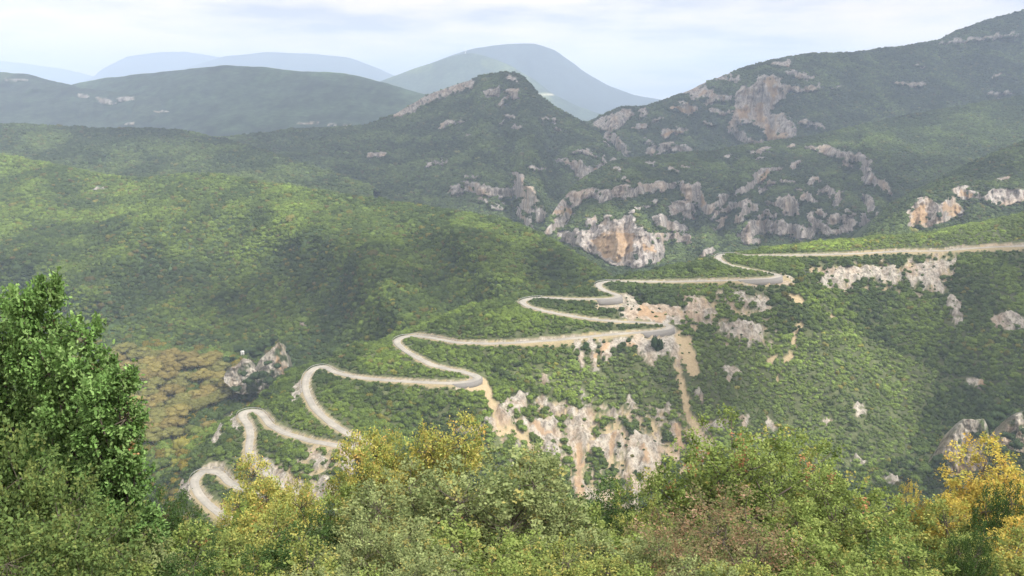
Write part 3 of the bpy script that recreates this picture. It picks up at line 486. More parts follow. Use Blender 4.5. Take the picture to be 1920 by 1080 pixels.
dtb = mask(px_, py_, [(q[0], q[1] + 2.5, q[2]) if q[0] == 'l' else q for q in B_DIRT], 4., 9., 78)
bare = mask(px_, py_, [('p', [(912, 765), (1000, 742), (1110, 758), (1250, 765), (1345, 795), (1335, 862), (1250, 900), (1205, 965), (1070, 965), (1040, 870), (930, 835)]), ('p', [(1515, 500), (1600, 490), (1800, 478), (1790, 530), (1760, 552), (1540, 545)]), ('p', [(1270, 545), (1450, 545), (1450, 650), (1350, 645), (1280, 605)]), ('p', [(575, 840), (660, 835), (665, 930), (560, 925), (500, 880)])], 8., 14., 81, .44, 9.)
dtb = np.maximum(dtb, bare * .85); rkb = np.maximum(rkb, bare * np.clip(fbm(px_ / 7, py_ / 9, 83, 3) * 4 + .6, 0, 1))
orb = mask(px_, py_, B_ORA, 4, 9., 79)
Z0 = Z0 + rbig * (1.5 + 4.5 * ridged(GX / 11, GY / 22, 45, 3)) * (1 - near) - dtb * 1.6
dd = np.maximum(D - 3.6, 0)
Zc = np.clip(Z0, ZR - dd * 1.05 - .35, ZR + dd * 2.1 + dd * 1.2 * fbm(GX / 5, GY / 5, 48, 3) - .35)
Zc = np.where(D < 25.5, Zc, Z0)
WALLS = [((1455, 514), (1385, 525), 1, 5, 'grey retaining wall under the highest east bend'), ((1158, 552), (1118, 560), 1, 5, 'pale grey retaining wall under the small east bend beside the quarried bank'),
         ((1255, 610), (1200, 623), 1, 4.5, 'grey retaining wall above the bare white slope'), ((896, 706), (850, 718), 1, 3.5, 'low grey wall under the east bend beside the orange gully')]
sidev = (GX - road[KI, 0]) * nrm[KI, 0] + (GY - road[KI, 1]) * nrm[KI, 1]
for a_, b_, sd_, h_, _ in WALLS:
    i0, i1 = ridx(*a_), ridx(*b_); t_ = np.clip((KI - i0) / (i1 - i0), 0, 1); on = (KI >= i0) & (KI <= i1) & (sidev * sd_ > 0) & (D < 25)
    Zc = np.where(on, np.minimum(Zc, ZR - np.clip((D - 2.7) * 8, 0, h_ * np.clip(np.sin(np.pi * t_) * 3, .1, 1)) - np.maximum(D - 9, 0) * .3), Zc)
cut = (np.abs(Zc - Z0) > .35) & (D < 17); up = (Z0 - Zc) > .5
Zc += np.where((D > 5.2) & cut, fbm(GX / 3.2, GY / 3.2, 49, 3) * .8, 0)
bank = np.clip(np.where(cut, 1 - .45 * np.clip((D - 9) / 7, 0, 1), 0) + (D < 4.1), 0, 1) * np.clip(np.where(up, 1.2, .75) + 1.6 * fbm(GX / 9, GY / 9, 52, 3) + (D < 5), 0, 1)
rock_b = np.maximum(rkb, np.where(up & cut & (fbm(GX / 7, GY / 7, 50, 3) > -.3), .8, 0)); dirt_b = np.maximum(dtb, bank * np.where(up, .75, .7))
veg = np.array((.085, .10, .045)) * (1 + .35 * fbm(GX / 30, GY / 30, 51, 3))[..., None]
SP3 = np.stack([GX, GY, Zc], -1)
sp = put('road_spur', mesh_np('road_spur', SP3, gridfaces(len(gx), len(gy)), M_near, {'veg': veg.reshape(-1, 3), 'rock': rock_b.ravel(), 'ora': np.clip(orb + .25 * dtb, 0, 1).ravel(), 'dirt': dirt_b.ravel()}, True)); tag(sp, kind='structure')
def ground(x, y): return bil(np.asarray(x, float), np.asarray(y, float), Zc, gx[0], STP, gy[0], STP)
def on_spur(px, py):
    """first hit of the view ray with the spur surface"""
    Ys = np.arange(395, 890, 1.0); W = pt(px, py, Ys); h = W[:, 2] - ground(W[:, 0], W[:, 1])
    k = np.argmax(h < 0); return W[k]

# road ribbon with a gravel edge strip, crowned
hw = 2.45 + .35 * np.clip(np.abs(np.convolve(np.gradient(np.unwrap(np.arctan2(tang[:, 1], tang[:, 0]))), np.ones(9) / 9, 'same')) * 14, 0, 2)
off = np.array([-1, -.5, 0, .5, 1.]); RV = []
for k, o_ in enumerate(off):
    RV.append(np.concatenate([road[:, :2] + nrm * (hw * o_)[:, None], (road[:, 2] + .06 - .05 * abs(o_))[:, None]], 1))
RV = [np.concatenate([RV[0][:, :2], RV[0][:, 2:] - .5], 1)] + RV + [np.concatenate([RV[-1][:, :2], RV[-1][:, 2:] - .5], 1)]
RV = np.stack(RV, 1); nn = len(road)
wr = np.tile(np.array([1.1, 1.1, .90, 1.04, .90, 1.1, 1.1])[:, None] * np.ones(3), (nn, 1))
tag(put('road', mesh_np('road', RV, gridfaces(7, nn), M_road, {'wear': wr}, True)), kind='structure')

def box(c, sx, sy, sz, yaw=0.):
    v = np.array([(a, b, d) for d in (-.5, .5) for b in (-.5, .5) for a in (-.5, .5)]) * (sx, sy, sz)
    r = np.array([[math.cos(yaw), -math.sin(yaw), 0], [math.sin(yaw), math.cos(yaw), 0], [0, 0, 1]])
    return v @ r.T + c, np.array([(0, 2, 3, 1), (4, 5, 7, 6), (0, 1, 5, 4), (2, 6, 7, 3), (0, 4, 6, 2), (1, 3, 7, 5)])
def join(parts):
    V, Fc, n = [], [], 0
    for v, f in parts: V.append(v); Fc.append(np.asarray(f) + n); n += len(v)
    return np.concatenate(V), np.concatenate(Fc)
# guard rails on the outer side of the west bends
post_me = mesh_np('post', *box((0, 0, .1), .14, .12, 1.3), M_steel)
def rail(a, b, side, label):
    i0, i1 = ridx(*a), ridx(*b); q = road[i0:i1 + 1]; m = nrm[i0:i1 + 1]; w = hw[i0:i1 + 1] + .8
    P = q[:, :2] + m * (w * side)[:, None]; o = empty('guard_rail', (P[0, 0], P[0, 1], q[0, 2])); tag(o, label, 'guard rail', 'steel guard rails round the outside of the bends')
    org = np.array([P[0, 0], P[0, 1], q[0, 2]]); prof = [(.0, .95), (.05, .85), (0, .75), (.05, .65), (0, .55), (-.04, .55), (-.04, .95)]
    V = np.stack([np.concatenate([P + m * (side * -u), (q[:, 2] + h)[:, None]], 1) - org for u, h in prof], 1)
    fc = gridfaces(len(prof), len(P)); put('beam', mesh_np('beam', V, fc, M_steel), o)
    for k in range(0, len(P), 3):
        put('post', post_me, o, tuple(np.array([*(P[k] + m[k] * side * .12), q[k, 2] + .25]) - org))
RS = -1
rail((850, 642), (775, 668), RS, 'steel guard rail round the west bend above the long diagonal road')
rail((640, 702), (574, 735), RS, 'steel guard rail round the west bend with the parking apron')
rail((505, 795), (455, 785), RS, 'steel guard rail round the second lowest west bend')
rail((425, 900), (365, 915), RS, 'steel guard rail round the lowest bend at bottom left')
rail((1385, 477), (1352, 491), RS, 'steel guard rail round the highest west bend near the ridge')
rail((1160, 527), (1124, 540), RS, 'steel guard rail round the west bend below the highest loop')
rail((1015, 557), (990, 575), RS, 'steel guard rail round the west bend of the tight middle loop')
# masonry walls holding up the east bends
def wall(a, b, side, h, label, lean=.18, offw=1.3):
    i0, i1 = ridx(*a), ridx(*b); q = road[i0:i1 + 1]; m = nrm[i0:i1 + 1]; w = hw[i0:i1 + 1] + offw
    t = np.linspace(0, 1, len(q)); hh = h * np.clip(np.sin(np.pi * t) * 3, .15, 1)
    top = q[:, :2] + m * (w * side)[:, None]; org = np.array([top[0, 0], top[0, 1], q[0, 2]])
    rows = []
    for off2, z in ((-.6, 'b'), (-.6, 't'), (0, 't'), (0, 'b')):
        zz = q[:, 2] + .35 if z == 't' else q[:, 2] - hh
        ww = m * (side * (off2 + (lean * hh if z == 'b' else 0)))[:, None] if z == 'b' else m * side * off2
        rows.append(np.concatenate([top + ww, zz[:, None]], 1) - org)
    V = np.stack(rows + [rows[0]], 1); o = put('retaining_wall', mesh_np('retaining_wall', V, gridfaces(5, len(q)), M_wall), None, tuple(org))
    tag(o, label, 'retaining wall', 'grey walls holding up the east bends')
for a_, b_, sd_, h_, lb in WALLS: wall(a_, b_, sd_, h_ + 1.5, lb, .14, .35)

# ---------------------------------------------------------------- scrub on the spur
g = np.random.default_rng(5)
keep = 1 - np.clip(np.maximum(rock_b, dirt_b) * 1.4, 0, .97); keep[D < 5.2] = 0
mx, my = proj(SP3)
hid = (GX < -235) & (GZ < -245); keep[hid] *= .55
keep[(mx < -60) | (mx > 1990) | (my > 1050)] = 0
Q, idx = sample_grid(SP3, 1 / 8., g, keep[:-1, :-1])
lowrow = sd_shapes(*proj(Q), [('p', [(1085, 700), (1300, 720), (1560, 900), (1500, 1000), (900, 1000), (900, 740)])])
n = len(Q); size = 2.4 * np.exp(g.normal(0, .27, n)); dq = bil(Q[:, 0], Q[:, 1], D, gx[0], STP, gy[0], STP)
size = np.where(dq < 12, np.minimum(size, 1.5 + 1.3 * np.clip((dq - 6.5) / 5.5, 0, 1)), size); size = np.where(bil(Q[:, 0], Q[:, 1], np.maximum(rock_b, dirt_b), gx[0], STP, gy[0], STP) > .5, size * .5, size)
size = np.where((Q[:, 0] < -235) & (Q[:, 2] < -240), size * 1.5, size)
Q[:, 2] -= size * .3
tt = tints(Q, n, .30, .02, .01, 45., 61, 62)
qx, qy = proj(Q)
sun_patch = sd_shapes(qx, qy, [('p', [(940, 700), (1300, 640), (1600, 620), (1760, 700), (1700, 860), (1500, 900), (1150, 780)]), ('p', [(1400, 440), (1990, 380), (1990, 470), (1400, 472)])])  # sunlit patches painted into the shrub tints, lighter and yellower
tt = tt * (1 + .55 * sun_patch[:, None]) + sun_patch[:, None] * np.array((.03, .032, .006)); size = size * (1 - .22 * sun_patch)
val = (Q[:, 0] < -190) & (Q[:, 2] < -238); yy = val & (g.random(n) < .3); tt[yy] = YL * g.uniform(.45, .85, (yy.sum(), 1))
# the crowns that show largest are things of their own
vis = (qx > 20) & (qx < 1900) & (qy > 400) & (qy < 930) & (dq < 30)
score = size / Q[:, 1] * np.where(vis, 1, 0) * (1 + .25 * (dq < 14))
big = np.argsort(-score)[:230]; rest = np.ones(n, bool); rest[big] = False
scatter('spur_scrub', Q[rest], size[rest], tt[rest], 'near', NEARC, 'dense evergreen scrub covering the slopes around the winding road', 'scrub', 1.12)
print('spur scrub', n)
def zone(x, y):
    if x < 470: return 'beside the lowest bend of the road'
    if x < 640: return 'between the lower road loops at left'
    if x < 940: return 'between the middle road loops'
    if x < 1290: return 'beside the upper road loops'
    return 'beside the highest stretch of road'
for k in big:
    o = put('evergreen_shrub', NEARC[g.integers(0, 4)], None, tuple(Q[k])); o.scale = (size[k],) * 3; o.rotation_euler = (g.normal(0, .1), g.normal(0, .1), g.uniform(0, 6.28))
    o['tint'] = [float(v) for v in tt[k]]; z = zone(qx[k], qy[k]); tag(o, 'rounded dark evergreen shrub ' + z, 'shrub', 'evergreen shrubs ' + z)
def lone(px, py, s, tall, tint, label, name='lone_tree', cat='tree'):
    p = on_spur(px, py); o = put(name, NEARC[g.integers(0, 4)], None, (p[0], p[1], p[2] - s * .3)); o.scale = (s, s, s * tall); o['tint'] = list(tint); tag(o, label, cat)
lone(1232, 657, 5.2, 2.5, (.03, .055, .02), 'tall dark oval tree standing alone on the bare white slope')
lone(1178, 640, 2.4, 1.1, (.05, .08, .03), 'small round bush on the bare slope left of the tall dark tree', 'lone_bush', 'bush')
lone(1098, 655, 3.0, 1.8, (.04, .08, .025), 'narrow green tree between the two pale gullies')
lone(1856, 868, 5, 1.5, (.025, .045, .02), 'dark round tree right of the grey crag')

# ---------------------------------------------------------------- autumn trees on the valley floor at left
AUT = [crown_proto('autumn_crown', 71 + i, 34, 3500, .7, .25, .032) for i in range(3)]
tk = []
def tube(P, r0, r1, sides=6):
    P = np.asarray(P, float); T = np.gradient(P, axis=0); T /= np.linalg.norm(T, axis=1)[:, None] + 1e-9
    A = np.cross(T, (.3, .9, .2)); A /= np.linalg.norm(A, axis=1)[:, None] + 1e-9; B = np.cross(T, A)
    r = np.linspace(r0, r1, len(P)); a = np.linspace(0, 2 * np.pi, sides, endpoint=False)
    V = P[:, None] + r[:, None, None] * (np.cos(a)[None, :, None] * A[:, None] + np.sin(a)[None, :, None] * B[:, None])
    i = np.arange(len(P) * sides).reshape(len(P), sides); j = np.roll(i, -1, 1)
    return V.reshape(-1, 3), np.stack([i[:-1], j[:-1], j[1:], i[1:]], -1).reshape(-1, 4)
trunk_me = mesh_np('trunk', *join([tube([(0, 0, -1.2), (.03, 0, -.4), (0, .04, .3)], .09, .05)] + [tube([(0, 0, -.3), (.3 * math.cos(a), .3 * math.sin(a), .1), (.6 * math.cos(a), .6 * math.sin(a), .5)], .05, .015, 5) for a in (.3, 1.8, 3.1, 4.6)]), M_bark)
g = np.random.default_rng(15); cnt = 0; spots = []
AP = [(215, 690), (300, 682), (360, 700), (400, 690), (428, 712), (432, 740), (405, 765), (350, 790), (335, 815), (300, 828), (240, 800), (190, 800), (180, 720)]
for _ in range(6000):
    x, y = g.uniform(170, 440), g.uniform(690, 850)
    if sd_shapes(np.array([x]), np.array([y]), [('p', AP)])[0] < .5: continue
    Yv = np.interp(y, [690, 850], [775, 560]); p = pt(x, y, Yv); p = np.array([p[0], p[1], float(ground(p[0], p[1]))]); 
    if all(np.hypot(p[0] - q[0], p[1] - q[1]) > 13.5 for q in spots): spots.append(p)
for p in spots:
    s = g.uniform(10.5, 14.5); o = empty('autumn_tree', (p[0], p[1], p[2] + 4), g.uniform(0, 6.28)); o.scale = (s, s, s * .8)
    tag(o, 'broad tree with olive brown autumn crown on the valley floor', 'tree', 'autumn trees massed on the valley floor')
    c = put('crown', AUT[g.integers(0, 3)], o); u = g.random(); c['tint'] = [float(v) for v in np.array([(.215, .18, .066), (.24, .21, .07), (.175, .175, .06)])[g.integers(0, 3)] * g.uniform(.85, 1.1)]
    put('trunk', trunk_me, o)
print('autumn trees', len(spots))

# ---------------------------------------------------------------- rock knoll in the valley and the crag at right
def rock_thing(name, outline, base_y, depth, label, seed, Yc, ora=(), n=90):
    """a crag: ridge of given pixel-height profile at its own distance, thick front to back, fluted"""
    xs = [p[0] for p in outline]; x0, x1 = min(xs), max(xs); u = np.linspace(x0, x1, n); top = np.interp(u, xs, [p[1] for p in outline]); bas = np.interp(u, xs, [p[2] for p in outline])
    m = 60; v = np.linspace(0, 1, m)[:, None]; PX = np.repeat(u[None], m, 0); PYv = bas + (top + 2 * fbm(u / 5, u * 0, seed, 3) - bas) * v
    Yf = Yc + depth * .45 * v + 0 * PX
    Yf = Yf - depth * .2 * fbm(PX / 11 + fbm(PX / 20, PYv / 20, seed + 9, 2), PYv / 40, seed, 4) - depth * .08 * fbm(PX / 5, PYv / 5, seed + 2, 3) + depth * .22 * (np.abs(np.linspace(-1, 1, n)) ** 3)[None]
    P = pt(PX, PYv, Yf); k = 12; t = np.linspace(.15, 1, k)[:, None, None]
    o1 = np.ones((1, n, 1)); bk = P[-1][None] + np.concatenate([0 * t * o1, t * depth * 1.3 * o1, -(t ** 1.5) * depth * 1.2 + .5 * fbm(t[..., 0] * 9 + 0 * u[None], u[None] / 6, seed + 3, 2)[..., None]], -1)
    A = np.concatenate([P, bk]); vg = np.tile(np.array((.06, .08, .035)), (A.shape[0] * A.shape[1], 1))
    rk = np.concatenate([np.clip(.6 + 2.6 * (fbm(PX / 10, PYv / 12, seed + 5, 3) + .1), 0, 1), np.full((k, n), .6)])
    og = np.concatenate([mask(PX, PYv, list(ora), 3, 6, seed), np.zeros((k, n))]) if ora else 0 * rk
    o = put(name, mesh_np(name, A, gridfaces(n, m + k), M_near, {'veg': vg, 'rock': rk.ravel(), 'ora': og.ravel(), 'dirt': 0 * rk.ravel()}, True)); tag(o, label, 'rock'); return P
KP = rock_thing('rock_knoll', [(420, 704, 716), (428, 690, 722), (440, 688, 735), (455, 672, 740), (468, 672, 738), (478, 690, 735), (488, 674, 738), (498, 662, 740), (508, 655, 738), (515, 648, 736), (522, 640, 732), (530, 645, 728), (537, 668, 716), (541, 690, 700)], 0, 16, 'pale fluted rock knoll with rusty streaks rising from the wooded valley', 91, 690, [('l', 10, [(524, 655), (522, 690)]), ('l', 9, [(534, 690), (528, 705)])])
KR = rock_thing('grey_crag', [(1766, 852, 862), (1772, 838, 885), (1782, 825, 893), (1795, 800, 897), (1812, 786, 897), (1830, 787, 892), (1845, 786, 888), (1852, 800, 872), (1856, 830, 850)], 0, 12, 'large grey crag with rusty streaks low at right above the yellow trees', 93, 492, [('l', 10, [(1806, 850), (1800, 885)]), ('l', 12, [(1822, 862), (1818, 885)])])
KS = rock_thing('rocky_step', [(1868, 836, 842), (1880, 815, 842), (1892, 795, 842), (1905, 780, 846), (1925, 770, 850), (1960, 768, 850)], 0, 16, 'stepped pale rocks at the right edge beyond the grey crag', 95, 505)
def small_tree(p, s, tint, label, name='knoll_shrub', cat='shrub', group=None):
    o = put(name, NEARC[g.integers(0, 4)], None, tuple(p)); o.scale = (s,) * 3; o.rotation_euler = (0, 0, g.uniform(0, 6)); o['tint'] = list(tint); tag(o, label, cat, group)
for a, b, Y_, s_2 in ((448, 660, 700, 5), (470, 662, 702, 5.5), (484, 668, 702, 5), (502, 684, 690, 4), (482, 712, 684, 6.5), (466, 722, 680, 6), (444, 735, 676, 6), (505, 722, 682, 6.5), (528, 716, 684, 6), (545, 700, 688, 6.5), (430, 680, 702, 6), (514, 640, 712, 4.5), (540, 660, 708, 6), (490, 655, 712, 7), (500, 650, 714, 7), (476, 668, 708, 6), (520, 690, 686, 4), (495, 705, 684, 4.5), (458, 705, 684, 4)):
    small_tree(pt(a, b, Y_), s_2, (.045, .07, .03), 'dark shrub growing on and around the rock knoll', group='shrubs on the rock knoll')
for a, b, Y_, s_2 in ((1838, 822, 494, 4), (1862, 855, 486, 5.5), (1880, 850, 490, 5), (1905, 842, 492, 5), (1770, 892, 480, 5), (1800, 905, 478, 5), (1840, 898, 480, 5.5), (1858, 800, 505, 5), (1870, 785, 512, 5), (1825, 800, 502, 3.5), (1890, 822, 500, 4), (1925, 815, 500, 4.5), (1882, 775, 520, 5.5), (1760, 868, 490, 5)):
    small_tree(pt(a, b, Y_), s_2, (.045, .07, .03), 'dark shrub around the crags at the right edge', group='shrubs around the grey crag')
for a, b, Y_, s_2, tn in ((345, 838, 560, 8, (.26, .25, .06)), (322, 852, 555, 7, (.20, .22, .06)), (372, 815, 575, 6, (.15, .19, .05)), (392, 770, 620, 8, (.20, .17, .06)), (360, 778, 610, 7, (.13, .15, .045)), (300, 870, 540, 8, (.10, .14, .04))):
    q = pt(a, b, Y_); q[2] = float(ground(q[0], q[1])) + 2; small_tree(q, s_2, tn, 'yellow green tree below the autumn wood beside the road spur', 'valley_tree', 'tree', 'yellow green trees below the autumn wood')
# tiny white shrine on the knoll
p = pt(455, 664, 698); sh = empty('white_shrine', tuple(p)); tag(sh, 'tiny white shrine standing on the rock knoll', 'shrine')
put('wall', mesh_np('wall', *join([box((-1.0, 0, .8), .7, 2, 3.2), box((1.0, 0, .8), .7, 2, 3.2), box((0, .8, .8), 1.3, .4, 3.2)]), M_white), sh)
put('roof', mesh_np('roof', *join([box((0, 0, 2.6), 3.4, 2.6, .4), box((0, 0, 2.95), 2.2, 1.8, .3)]), M_white), sh)

# ---------------------------------------------------------------- far small things
tp = pt(872.5, 103, 6500); wt = empty('wind_turbine', tuple(tp)); tag(wt, 'tiny white wind turbine on the far mountain shoulder', 'wind turbine')
put('tower', mesh_np('tower', *tube([(0, 0, -6), (0, 0, 18), (0, 0, 42)], 2.2, 1.2, 10), M_white), wt); put('nacelle', mesh_np('nacelle', *box((0, -1, 43), 3, 7, 3), M_white), wt)
for k in range(3):
    a = .3 + k * 2.094; put('blade', mesh_np('blade', *tube([(0, -4, 43), (9 * math.sin(a), -4, 43 + 9 * math.cos(a)), (20 * math.sin(a), -4, 43 + 20 * math.cos(a))], 1.1, .4, 4), M_white), wt)
hv, hf = join([box((0, 0, 2), 12, 9, 9)]); house_w = mesh_np('wall', hv, hf, M_wall)
rv = np.array([(-6.6, -5, 6.5), (6.6, -5, 6.5), (6.6, 5, 6.5), (-6.6, 5, 6.5), (-6.6, 0, 9.5), (6.6, 0, 9.5)]); house_r = mesh_np('roof', rv, np.array([(0, 1, 5, 4), (2, 3, 4, 5), (0, 3, 2, 1), (0, 4, 4, 3), (1, 2, 5, 5)])[:3], M_tile)
for i, (a, b) in enumerate([(548, 231), (556, 230), (566, 233), (583, 232), (600, 231), (618, 233), (640, 234), (655, 233)]):
    Yh = 3250; q = pt(a, b, Yh); o = empty('village_house', tuple(q), i * .7); tag(o, 'tiny pale house in the far valley village', 'house', 'houses of the far village'); put('wall', house_w, o); put('roof', house_r, o)

# ---------------------------------------------------------------- ground near the viewpoint and the base sheet
def fz(x, y):
    y = np.asarray(y, float); x = np.asarray(x, float)
    z = -1.7 - .60 * np.maximum(y, 0) - .7 * (1 - np.exp(-np.maximum(y, 0) / .8))
    return z + .35 * fbm(x / 5, y / 5, 200, 3) * np.clip(y / 6, 0, 1) + 1.5 * fbm(x / 30, y / 30, 205, 2) * np.clip((y - 15) / 60, 0, 1)
yy_ = np.concatenate([np.arange(-40, -1, 2.0), np.arange(-1, 6, .25), np.arange(6, 80, 1.0), np.arange(80, 480, 5.)]); 
def fgrid():
    X = np.linspace(-1, 1, 200)[None] * (60 + np.maximum(yy_, 0) * 1.4)[:, None]; Y = np.repeat(yy_[:, None], 200, 1)
    return X, Y
X, Y = fgrid(); Zf = fz(X, Y)
M_fgd = terrain_mat('near_ground', 6, soil=(.22, .16, .10))
vg = np.tile(np.array((.06, .075, .03)), (X.size, 1)) * (1 + .5 * fbm(X / 4, Y / 4, 210, 3)).reshape(-1, 1)
tag(put('hillside', mesh_np('hillside', np.stack([X, Y, Zf], -1), gridfaces(200, len(yy_)), M_fgd, {'veg': vg, 'rock': np.clip(fbm(X / 3, Y / 3, 211, 3) * 4 - 1.6, 0, 1).ravel(), 'ora': 0 * X.ravel(), 'dirt': np.clip(fbm(X / 6, Y / 6, 212, 3) * 3, 0, 1).ravel()}, True)), kind='structure')
bx, by = np.meshgrid(np.linspace(-26000, 26000, 60), np.linspace(-3000, 27000, 60))
bz = -352 + 8 * fbm(bx / 900, by / 900, 5, 3)
tag(put('ground', mesh_np('ground', np.stack([bx, by, bz], -1), gridfaces(60, 60), M_far, {'veg': np.tile(np.array(FARV), (3600, 1)), 'rock': np.zeros(3600), 'ora': np.zeros(3600), 'dirt': np.zeros(3600)}, True)), kind='structure')

# ---------------------------------------------------------------- near trees and bushes: branches, twigs and leaves
def make_plant(key, seed, H, Rw, nleaf, leaf, pal, lob=9, low=.15, shape=1., clr=.22, upr=.5, nclus=None, tips=None, sh=False):
    """unit: metres, base at origin. returns wood mesh, leaf mesh"""
    g = np.random.default_rng(seed); L = []
    for i in range(lob):
        t = (i + .5) / lob; z = H * (low + (1 - low) * t); rr = Rw * (1 - abs(t - .38) ** 1.6 * 1.15 * shape) * .6
        a = i * 2.4 + g.uniform(-.5, .5); c = np.array([math.cos(a) * rr * g.uniform(.5, 1), math.sin(a) * rr * g.uniform(.5, 1), z]); s = g.uniform(.31, .49) * Rw * (1 - .4 * t * shape)
        L.append((c, np.array([s, s, s * g.uniform(.8, 1.25)])))
    for _ in range(lob // 2 if sh else lob // 4):                       # leading shoots that break the outline
        c, s = L[g.integers(lob // 2, lob)]; q = s.max() * .35; L.append((c + np.array([g.normal(0, .3) * s[0], g.normal(0, .3) * s[0], s[2] * (g.uniform(.9, 1.25) if sh else g.uniform(.6, .9))]), np.array([q * .6, q * .6, q * 1.3])))
    w = np.array([s.prod() ** .72 for _, s in L]); w /= w.sum()
    nc = nclus or nleaf // 26; li = g.choice(len(L), nc, p=w)
    d = g.normal(size=(nc, 3)); d /= np.linalg.norm(d, axis=1)[:, None]; rad = g.uniform(.5, 1.1, (nc, 1)) ** .5
    LC = np.array([c for c, _ in L])[li]; LS = np.array([s for _, s in L])[li]
    C = LC + d * LS * rad; out = d * .7 + np.array([0, 0, upr]); out /= np.linalg.norm(out, axis=1)[:, None]
    k = nleaf // nc; n = k * nc; ci = np.repeat(np.arange(nc), k)
    tt_ = g.uniform(-1, 1, (n, 1)); P = C[ci] + out[ci] * tt_ * clr * .9 + g.normal(size=(n, 3)) * clr * .42
    ax = out[ci] * .6 + g.normal(size=(n, 3)) * .75; ax /= np.linalg.norm(ax, axis=1)[:, None]
    up = np.array([0, 0, 1.]) + g.normal(size=(n, 3)) * .6 + d[ci] * .4; bx_ = np.cross(ax, up); bx_ /= np.linalg.norm(bx_, axis=1)[:, None] + 1e-9; nz = np.cross(bx_, ax)
    s = leaf * g.uniform(.65, 1.3, (n, 1)); wd = .55
    if tips:                                        # lobed leaf: six points round a rib
        pr = [(0, 0, 0), (.45, .55, .12), (.75, .28, .06), (1.15, .52, .1), (1.7, 0, -.12), (1.15, -.52, .1), (.75, -.28, .06), (.45, -.55, .12)]
    else: pr = [(0, 0, 0), (.8, wd, .14), (1.7, 0, -.06), (.8, -wd, .14)]
    V = np.stack([P + ax * s * a + bx_ * s * b + nz * s * c for a, b, c in pr], 1); m = len(pr); q = np.arange(n)[:, None] * m
    Fc = np.concatenate([q + [[0, 1, 2, 4]], q + [[0, 4, 6, 7]], ]) if tips else np.concatenate([q + [[0, 1, 2]], q + [[0, 2, 3]]])
    if tips: Fc = np.concatenate([q + [[0, 1, 2, 3]], q + [[0, 3, 4, 5]], q + [[0, 5, 6, 7]]])
    cols = np.array([c for c, _ in pal]); pw = np.array([x for _, x in pal], float); pw /= pw.sum()
    cc = cols[g.choice(len(cols), nc, p=pw)]; lc = cols[g.choice(len(cols), n, p=pw)]; mixv = (g.random((n, 1)) < .2)
    col = np.where(mixv, lc, cc[ci]) * g.uniform(.88, 1.12, (n, 1)) * np.repeat(g.uniform(.72, 1.25, (nc, 1)), k, 0)
    leafm = mesh_np(key + '_leaves', V, Fc, M_fg, {'col': np.repeat(col, m, 0)})
    T = []; top = L[lob - 1][0] * np.array([.5, .5, .95]); zt = np.linspace(-.4, top[2], 9); tr = np.stack([np.interp(zt, [0, top[2]], [0, top[0]]) + .06 * H * .3 * fbm(zt / 1.2, zt * 0, seed, 2), np.interp(zt, [0, top[2]], [0, top[1]]) + .06 * H * .3 * fbm(zt / 1.2, zt * 0 + 5, seed, 2), zt], -1)
    T.append(tube(tr, .018 * H, .0015 * H, 7))
    for c, s2 in L:
        z0 = max(.1 * H, c[2] - .28 * H); b0 = np.array([np.interp(z0, zt, tr[:, 0]), np.interp(z0, zt, tr[:, 1]), z0]); mid = (b0 + c) / 2 + np.array([0, 0, -.04 * H])
        T.append(tube([b0, b0 * .5 + mid * .5, mid, mid * .5 + c * .5, c], .007 * H, .0018 * H, 5))
    for j in g.choice(nc, min(nc, 170), replace=False):
        a0 = LC[j]; T.append(tube([a0, a0 * .5 + C[j] * .5 + g.normal(size=3) * .05, C[j] + out[j] * clr * .8], .0024 * H, .0009 * H, 4))
    zz = V[..., 2].ravel(); xx = np.abs(V[..., 0].ravel())
    return mesh_np(key + '_wood', *join(T), M_bark), leafm, np.percentile(zz, 99.7), np.percentile(xx, 97)
OAKP = [((0.172, 0.302, 0.093), 5), ((0.230, 0.359, 0.129), 4), ((0.122, 0.216, 0.071), 2), ((0.600, 0.359, 0.187), .03)]
GRP = [((0.208, 0.256, 0.112), 5), ((0.272, 0.320, 0.144), 4), ((0.144, 0.192, 0.080), 2), ((0.320, 0.304, 0.112), 1)]
GNP = [((0.201, 0.268, 0.079), 5), ((0.256, 0.317, 0.104), 4), ((0.140, 0.201, 0.061), 2), ((0.366, 0.342, 0.110), .5), ((0.342, 0.183, 0.098), .15)]
DGP = [((0.057, 0.103, 0.034), 5), ((0.081, 0.138, 0.046), 3), ((0.103, 0.149, 0.069), 1)]
YLP = [((.46, .42, .12), 5), ((.36, .38, .11), 5), ((.50, .35, .12), 1.), ((.24, .30, .09), 3)]
YOP = [((0.528, 0.440, 0.110), 5), ((0.506, 0.363, 0.099), 2), ((0.396, 0.396, 0.099), 2)]
BRP = [((.21, .185, .10), 5), ((.26, .18, .11), 2), ((.15, .185, .07), 5), ((.42, .29, .21), .5)]
YGP = [((0.264, 0.308, 0.094), 4), ((0.352, 0.352, 0.110), 2), ((0.187, 0.242, 0.077), 4)]
OLP = [((0.127, 0.187, 0.062), 4), ((0.179, 0.224, 0.074), 3), ((0.098, 0.150, 0.052), 3)]
FG = {}
def kind(key, *a, **k):
    w_, l_, h_, r_ = make_plant(key, *a, **k); FG[key] = (h_, (w_, l_), r_)
kind('grey_bush', 301, 5.0, 2.9, 24000, 0.060, GRP, lob=13, low=.05, shape=.5, clr=.16)
kind('grey_bush_b', 302, 4.2, 2.6, 20800, 0.058, GRP, lob=11, low=.05, shape=.6, clr=.16)
kind('green_tree', 303, 5.2, 3.3, 28800, 0.060, GNP, lob=16, low=.05, shape=.45, clr=.17)
kind('green_bush', 304, 3.6, 2.2, 17600, 0.060, GNP, lob=10, low=.05, shape=.6, clr=.16)
kind('dark_bush', 305, 3.6, 2.0, 19200, 0.041, DGP, lob=10, low=.05, shape=.7, clr=.14)
